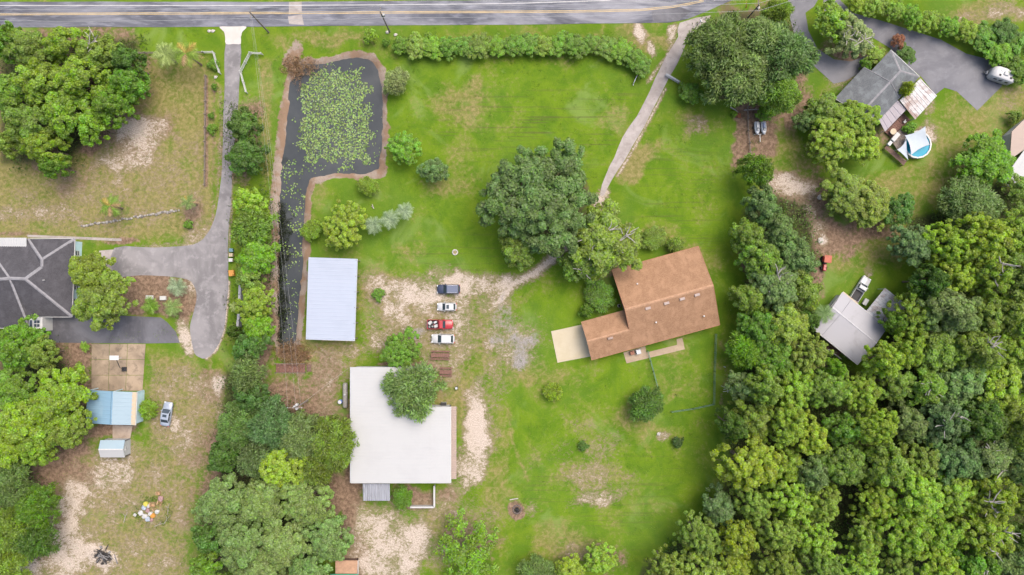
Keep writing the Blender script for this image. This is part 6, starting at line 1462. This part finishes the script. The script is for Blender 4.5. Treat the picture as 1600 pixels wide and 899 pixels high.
# ------------------------------------------------------------------ yard things
# bridge over the pond outlet
br = empty('footbridge', P(454, 575), 0, 'brown plank footbridge over the south end of the pond', 'bridge')
z0 = .25; xa, xb = P(431, 0, z0).x-br.location.x, P(477, 0, z0).x-br.location.x; hh = .95; n = 22
for i in range(n): MB().box(xa+(xb-xa)*i/n+.02, xa+(xb-xa)*(i+1)/n-.02, -hh, hh, z0-.05, z0).build('plank', REDWOOD, br)
for s in (-1, 1):
    MB().beam((xa, s*.8, z0-.15), (xb, s*.8, z0-.15), .12, .18).build('bearer', WOOD, br); MB().beam((xa, s*hh, z0+.85), (xb, s*hh, z0+.85), .07, .06).build('handrail', WOODG, br)
    for i in range(5): x = xa+(xb-xa)*i/4; MB().box(x-.05, x+.05, s*hh-.05, s*hh+.05, 0, z0+.83).build('post', WOODG, br)
dk = empty('platform', P(483, 575), 0, 'small square brown plank platform beside the footbridge', 'platform')
for i in range(5): MB().box(-.5+.2*i+.01, -.5+.2*i+.19, -.75, .75, .12, .17).build('plank', WOOD, dk)
for y in (-.6, .6): MB().beam((-.5, y, .06), (.5, y, .06), .1, .12).build('joist', WOOD, dk)
# picnic tables
def picnic(px_, py_, L, label):
    r = empty('picnic_table', P(px_, py_), math.radians(-1), label, 'picnic table', 'picnic tables')
    for k in range(4): MB().box(-L/2, L/2, -.42+.215*k, -.42+.215*k+.195, .72, .765).build('top_plank', REDWOOD, r)
    for s in (-1, 1):
        for k in range(2): y = s*.80+(-.16+.165*k); MB().box(-L/2, L/2, y, y+.15, .42, .46).build('bench_plank', REDWOOD, r)
    for x in (-L/2+.4, L/2-.4):
        MB().beam((x, -.95, .39), (x, .95, .39), .06, .1).build('bench_support', WOOD, r); MB().beam((x, -.4, .67), (x, .4, .67), .06, .1).build('top_support', WOOD, r)
        for s in (-1, 1): MB().beam((x+.07, s*.7, 0), (x+.07, s*.2, .70), .06, .1).build('leg', WOOD, r)
picnic(688.5, 555, 3.9, 'long red-brown picnic table below the large white car'); picnic(697, 581, 2.6, 'shorter red-brown picnic table beside the feathery tree')
# gas tank beside the workshop
gt = empty('gas_tank', P(541, 617), 0, 'long grey cylindrical gas tank against the white workshop', 'gas tank')
MB().lathe([(.02, -2.65), (.3, -2.6), (.48, -2.4), (.52, -2.2), (.52, 2.2), (.48, 2.4), (.3, 2.6), (.02, 2.65)], (0, 0, .85), 16, 'y').build('tank', pm('tank_paint', (.20, .19, .175), .5, .15, 2, dirt=(.12, .1, .085)), gt, True)
for y in (-1.5, 1.5): MB().box(-.35, .35, y-.12, y+.12, 0, .4).build('saddle', OLDDRIVE, gt)
MB().lathe([(.05, 0), (.2, .02), (.2, .2), (.05, .26)], (0, .2, 1.34), 12).build('valve_dome', GREYM, gt); MB().tube([(0, .5, 1.4), (.3, .6, 1.3), (.55, .6, 1.0)], .03, 6).build('pipe', GREYM, gt)
def barrel(px_, py_, r_, h, m, lm, label, cat='barrel', z=0):
    r = empty('barrel', P(px_, py_), 0, label, cat); MB().lathe([(r_*.9, 0), (r_, .05), (r_*.98, h*.33), (r_*1.03, h*.35), (r_*.98, h*.37), (r_*.98, h*.64), (r_*1.03, h*.66), (r_*.98, h*.68), (r_, h-.05), (r_*.93, h)], n=16).build('drum', m, r)
    MB().lathe([(.02, h+.002), (r_*.86, h+.002), (r_*.86, h+.03), (.02, h+.035)], n=16).build('lid', lm, r); return r
barrel(532.5, 627.5, .42, .9, pm('blue_plastic', (.10, .16, .42), .5, .1), WHITE, 'blue barrel with a white lid beside the gas tank')
barrel(713.5, 606, .3, .85, DARK, GREYM, 'black barrel on the bare ground right of the feathery tree')
barrel(967, 478, .32, .5, WHITE, DARK, 'white tub against the west wall of the brown house', 'tub')
# wheeled bins and orange box by the driveway
def bin_(px_, py_, m, lm, label):
    r = empty('wheeled_bin', P(px_, py_, 1.1)-Vector((0, 0, 1.1)), math.radians(90), label, 'bin', 'bins along the driveway')
    MB().add([(-.26,-.28,.08),(.26,-.28,.08),(.26,.28,.08),(-.26,.28,.08),(-.33,-.36,1.0),(.33,-.36,1.0),(.33,.36,1.0),(-.33,.36,1.0)], [(3,2,1,0),(4,5,6,7),(0,1,5,4),(1,2,6,5),(2,3,7,6),(3,0,4,7)]).build('body', m, r)
    MB().cbox(-.36, .36, -.4, .42, 1.001, 1.09, .04).build('lid', lm, r); MB().tube([(-.3, .45, .98), (.3, .45, .98)], .025, 6).build('handle', DARK, r)
    for s in (-1, 1): MB().lathe([(.03, -.03), (.12, -.03), (.12, .03), (.03, .03)], (s*.3, .3, .12), 10, 'x').build('wheel', RUBBER, r)
TEAL = pm('teal_plastic', (.10, .18, .21), .5, .1); CRM = pm('cream_plastic', (.33, .28, .18), .5, .1)
bin_(360.5, 391, TEAL, TEAL, 'teal wheeled bin beside the driveway'); bin_(360.5, 398.5, CRM, CRM, 'cream wheeled bin next to the teal bin'); bin_(360, 406.5, CRM, WHITE, 'cream wheeled bin farthest from the teal bin')
boxthing('utility_box', 361, 427, 0, 1.0, 1.2, .9, .1, pm('orange_plastic', (.36, .165, .03), .5, .12), pm('orange_lid', (.38, .18, .04), .5, .12), 'orange utility box on the grass beside the driveway', 'box')
# fire pit, tyre ring, antenna
fp = empty('fire_pit', P(808, 796), 0, 'ring of dark stones with ashes on the south lawn', 'fire pit')
for i in range(14):
    t = 2*math.pi*i/14; MB().blob((math.cos(t)*.85, math.sin(t)*.85, .12), .2, i+60, 6, 4, .2, .7).build('stone', pm('sooty_stone', (.10, .08, .075), .9, .3, 3), fp)
for i in range(4): t = i*.9; MB().tube([(-.5*math.cos(t), -.5*math.sin(t), .1+.06*i), (.5*math.cos(t), .5*math.sin(t), .14+.06*i)], .06, 6).build('charred_log', DARK, fp)
lg = empty('log', P(803, 780), .15, 'short pale log lying above the fire pit', 'log'); MB().tube([(-.9, 0, .12), (0, .03, .13), (.9, 0, .12)], [.12, .13, .11], 8).build('log_body', DEADWOOD, lg); MB().lathe([(.02, 0), (.1, 0), (.1, .01)], (.9, 0, .12), 8, 'x').build('cut_end', CREAM, lg)
ty = empty('tyre_planter', P(711, 394.5), 0, 'white painted tyre ring planted on the lawn', 'tyre planter')
tb = MB(); NR, NS = 20, 8
for i in range(NR):
    t = 2*math.pi*i/NR
    for k in range(NS): f_ = 2*math.pi*k/NS; rr = .5+.15*math.cos(f_); tb.v.append((rr*math.cos(t), rr*math.sin(t), .13+.12*math.sin(f_)))
for i in range(NR):
    for k in range(NS): tb.f.append((i*NS+k, ((i+1) % NR)*NS+k, ((i+1) % NR)*NS+(k+1) % NS, i*NS+(k+1) % NS))
tb.build('tyre', pm('painted_tyre', (.32, .3, .27), .7, .15, 3), ty, True); MB().lathe([(.02, .1), (.38, .08), (.38, .09), (.02, .14)], n=14).build('soil', pm('soil', (.2, .17, .08), .95, .3, 5), ty)
an = empty('antenna', P(1126.5, 603), .15, 'white television antenna on a mast at the edge of the woods', 'antenna')
MB().tube([(0, 0, 0), (0, 0, 4.2)], .04, 6).build('mast', WHITE, an); MB().beam((0, -.8, 4.2), (0, .8, 4.2), .085, .06).build('boom', WHITE, an)
for y, w in ((-.45, .95), (.0, .8), (.5, .55)): MB().beam((-w, y, 4.24), (w, y, 4.24), .085, .06).build('element', WHITE, an)
mk = empty('marker_post', P(1131, 573), 0, 'white marker post on the lawn beside the woods', 'post'); MB().box(-.06, .06, -.06, .06, 0, .9).build('shaft', WHITE, mk); MB().cbox(-.09, .09, -.09, .09, .901, 1.0, .04).build('cap', WHITE, mk)
# basketball hoop on the court
bh = empty('basketball_hoop', P(195, 577), 0, 'portable basketball hoop standing on the concrete court', 'basketball hoop')
MB().cbox(-.5, .5, -.45, .45, .065, .35, .08).build('base', DARK, bh); MB().tube([(0, 0, .35), (0, .5, 1.8), (-.05, 2.5, 3.05)], .07, 8).build('pole', DARK, bh)
MB().box(-.95, .95, 2.6, 2.66, 2.7, 3.8).build('backboard', WHITE, bh); MB().box(-.95, .95, 2.3, 3.2, 3.8, 3.84).build('board_top', WHITE, bh)
hp = MB().lathe([(.22, 3.04), (.24, 3.04), (.24, 3.07), (.22, 3.07), (.22, 3.04)], (0, 2.95, 0), 14); hp.f = hp.f[:-2]; hp.build('rim', pm('hoop_orange', (.6, .2, .05), .5), bh)
# patio air conditioner and crate
boxthing('air_conditioner', 998, 550, .065, .9, .9, .8, .25, WHITE, GREYM, 'white air conditioner unit beside the brown house patio', 'air conditioner', lid='fan_grille')
boxthing('crate', 988, 552, .065, .8, .7, .6, .25, DARK, BRICKR, 'dark crate beside the air conditioner on the patio', 'crate')
boxthing('air_conditioner', 693, 633, 0, 1.1, .9, 1.1, 0, GREYM, DARK, 'grey air conditioner in the notch of the white workshop', 'air conditioner', lid='fan_grille')
# yellow warning sign and mailbox by the road
sg = empty('road_sign', P(1160, 17), 0, 'yellow diamond warning sign on a post at the road bend', 'road sign')
MB().tube([(0, 0, 0), (0, 0, 2.6)], .035, 6).build('post', GREYM, sg); MB().slab([(.05, 0, 1.7), (.05, .55, 2.25), (.05, 0, 2.8), (.05, -.55, 2.25)], .02, (1, 0, 0)).build('plate', pm('sign_yellow', (.42, .26, .02), .5, .05), sg)
MB().slab([(.12, .5, 1.9), (.12, .9, 1.9), (.12, .9, 2.3), (.12, .5, 2.3)], .02, (1, 0, 0)).build('lower_plate', pm('sign_yellow', (.75, .48, .02)), sg)
mbx = empty('mailbox', P(1093, 36), .4, 'white mailbox at the mouth of the right-hand drive', 'mailbox'); MB().box(-.05, .05, -.05, .05, 0, 1.0).build('post', WOODG, mbx); MB().cbox(-.16, .16, -.32, .32, 1.001, 1.3, .1).build('box', WHITE, mbx); MB().box(.161, .18, -.1, -.06, 1.15, 1.35).build('flag', RED, mbx)
# rubbish heap
q = random.Random(21); cols = {'white': WALL_W, 'blue': pm('pale_blue_bag', (.25, .29, .35), .5, .1), 'pink': pm('pink_bag', (.24, .15, .15), .6, .15)}
for k, (x, y, cn, r_, l) in enumerate([(221,801,'white',.55,'white rubbish bag at the left end of the heap'),(227,806,'white',.6,'large white rubbish bag at the lower left of the heap'),(232,797,'pink',.5,'dull pink rubbish bag left of the cardboard boxes'),(236,802,'white',.5,'white rubbish bag next to the orange tub'),
        (247,799,'white',.45,'white rubbish bag at the right side of the heap'),(226,793,'blue',.5,'pale blue rubbish bag at the upper left of the heap'),(232,811,'blue',.5,'pale blue rubbish bag at the bottom of the heap'),(233,790,'white',.4,'small white rubbish bag beside the yellow tub'),(252,779,'pink',.55,'dull pink rubbish bag at the top right of the heap'),(238,812,'pink',.4,'small dull pink rubbish bag below the orange tub'),(212,804,'white',.35,'small white rubbish bag lying apart left of the heap')]):
    r = empty('rubbish_bag', P(x, y)+Vector((0, 0, .12)), q.uniform(0, 6), l, 'rubbish bag', 'bags in the rubbish heap')
    MB().blob((0, 0, .18), r_, k+200, 9, 6, .28, .6).build('bag', cols[cn], r); MB().lathe([(.03, 0), (.06, .05), (.1, .14), (.02, .15)], (0, 0, .18+r_*.5), 7).build('knot', cols[cn], r)
CARD = pm('cardboard', (.29, .19, .11), .85, .12)
for x, y, s_, l in [(240,788,.9,'large open cardboard box at the top of the rubbish heap'),(248.5,770.5,.7,'cardboard box lying apart above the rubbish heap'),(251,786,.8,'cardboard box right of the large box in the rubbish heap'),(243,796,.6,'cardboard box in the middle of the rubbish heap')]:
    r = empty('cardboard_box', P(x, y)+Vector((0, 0, .05)), q.uniform(-.4, .4), l, 'box', 'cardboard boxes of the rubbish heap')
    MB().box(-s_/2, s_/2, -s_/2, s_/2, 0, .03).box(-s_/2, s_/2, -s_/2, -s_/2+.03, .03, .5*s_).box(-s_/2, s_/2, s_/2-.03, s_/2, .03, .5*s_).box(-s_/2, -s_/2+.03, -s_/2+.03, s_/2-.03, .03, .5*s_).box(s_/2-.03, s_/2, -s_/2+.03, s_/2-.03, .03, .5*s_).build('carton', CARD, r)
    MB().slab([(-s_/2-.3*s_, -s_/2, .45*s_), (-s_/2, -s_/2, .5*s_+.01), (-s_/2, s_/2, .5*s_+.01), (-s_/2-.3*s_, s_/2, .45*s_)], .02).build('flap', CARD, r)
for x, y, m, l in [(240,805,pm('orange_plastic', (.62, .30, .05)),'orange tub in the rubbish heap'),(229,787,pm('yellow_plastic', (.33, .3, .05), .5),'yellow tub at the top left of the rubbish heap')]:
    r = barrel(x, y, .5, .5, m, m, l, 'tub')
for x, y, rz_, l in [(264,795,1.4,'dead branch on the right edge of the rubbish heap'),(262,812,.9,'dead branch at the lower right edge of the rubbish heap'),(250,820,.3,'dead branch along the bottom edge of the rubbish heap'),(197,808,1.2,'pale dead branch lying left of the rubbish heap')]:
    r = empty('branch', P(x, y)+Vector((0, 0, .05)), rz_, l, 'branch', 'branches round the rubbish heap')
    MB().tube([(-1.2, 0, .05), (0, .12, .12), (1.2, .05, .06)], [.07, .06, .03], 5).build('stem', DEADWOOD, r); MB().tube([(.1, .12, .12), (.4, .5, .18), (.6, .8, .15)], [.04, .035, .015], 4).build('twig', DEADWOOD, r)
# burn pile
bp = empty('burn_pile', P(164, 868), 0, 'black charred burn pile on pale sand at the lower left', 'burn pile')
for k in range(26):
    a_ = q.uniform(0, 6.28); d_ = abs(q.gauss(0, 1.0)); L_ = q.uniform(.4, 1.1); t = q.uniform(0, 3.14); cx, cy = d_*math.cos(a_), d_*math.sin(a_); z = .22+.35*max(0, 1-d_/1.6)*q.random()
    MB().tube([(cx-L_*math.cos(t), cy-L_*math.sin(t), z), (cx, cy, z+.1), (cx+L_*math.cos(t), cy+L_*math.sin(t), z+q.uniform(0, .15))], [.09, .1, .06], 6).build('charred_log', DARK if k % 4 else pm('ash_grey', (.14, .135, .135), .95, .2), bp)
for k in range(5): MB().blob((q.gauss(0, .9), q.gauss(0, .9), .2), q.uniform(.25, .4), k+90, 7, 4, .3, .4).build('ash_heap', pm('ash_grey', (.14, .135, .135), .95, .2), bp)
# logs and scraps
for x, y, L_, rz_, l in [(1178,172,4.2,.03,'long pale fallen log above the jet skis'),(1147,172,2.0,-.6,'short pale fallen log at the end of the red-brown ground'),(583,323,1.0,1.9,'pale plank leaning on the lawn above the palms'),(1346,597,1.6,1.0,'bare pale trunk leaning below the grey-roofed house'),(1152,667,.9,.4,'white scrap lying at the edge of the woods')]:
    r = empty('fallen_log', P(x, y), rz_, l, 'log'); MB().tube([(-L_/2, 0, .12), (0, .06, .15), (L_/2, 0, .12)], [.13, .12, .09], 7).build('log_body', DEADWOOD, r); MB().tube([(0, .06, .15), (L_*.12, .35, .3)], [.06, .03], 5).build('branch_stub', DEADWOOD, r)
for k, (x, y, l) in enumerate([(327,49,'white flat stone on the verge, left of a pair by the driveway mouth'),(333,49,'white flat stone on the verge, right of a pair by the driveway mouth'),(605,51,'pale stone at the left foot of the pole above the pond'),(618,55,'pale stone to the right of the pole above the pond'),(1281,309,'white stone lump at the edge of the pale bare patch'),(1282,376,'pale heap of rubble beside the tree belt'),(337,121,'white stone below the west driveway fence'),(1029,678,'white stone on the lawn near the woods')]):
    r = empty('stone', P(x, y), 0, l, 'stone'); MB().blob((0, 0, .12), .34 if k not in (4, 5) else .6, 300+k, 8, 5, .25, .5).build('stone_body', pm('white_stone', (.31, .295, .27), .9, .15), r); MB().blob((.3, .12, .07), .16, 330+k, 6, 4, .2, .6).build('chip', pm('white_stone', (.31, .295, .27)), r)
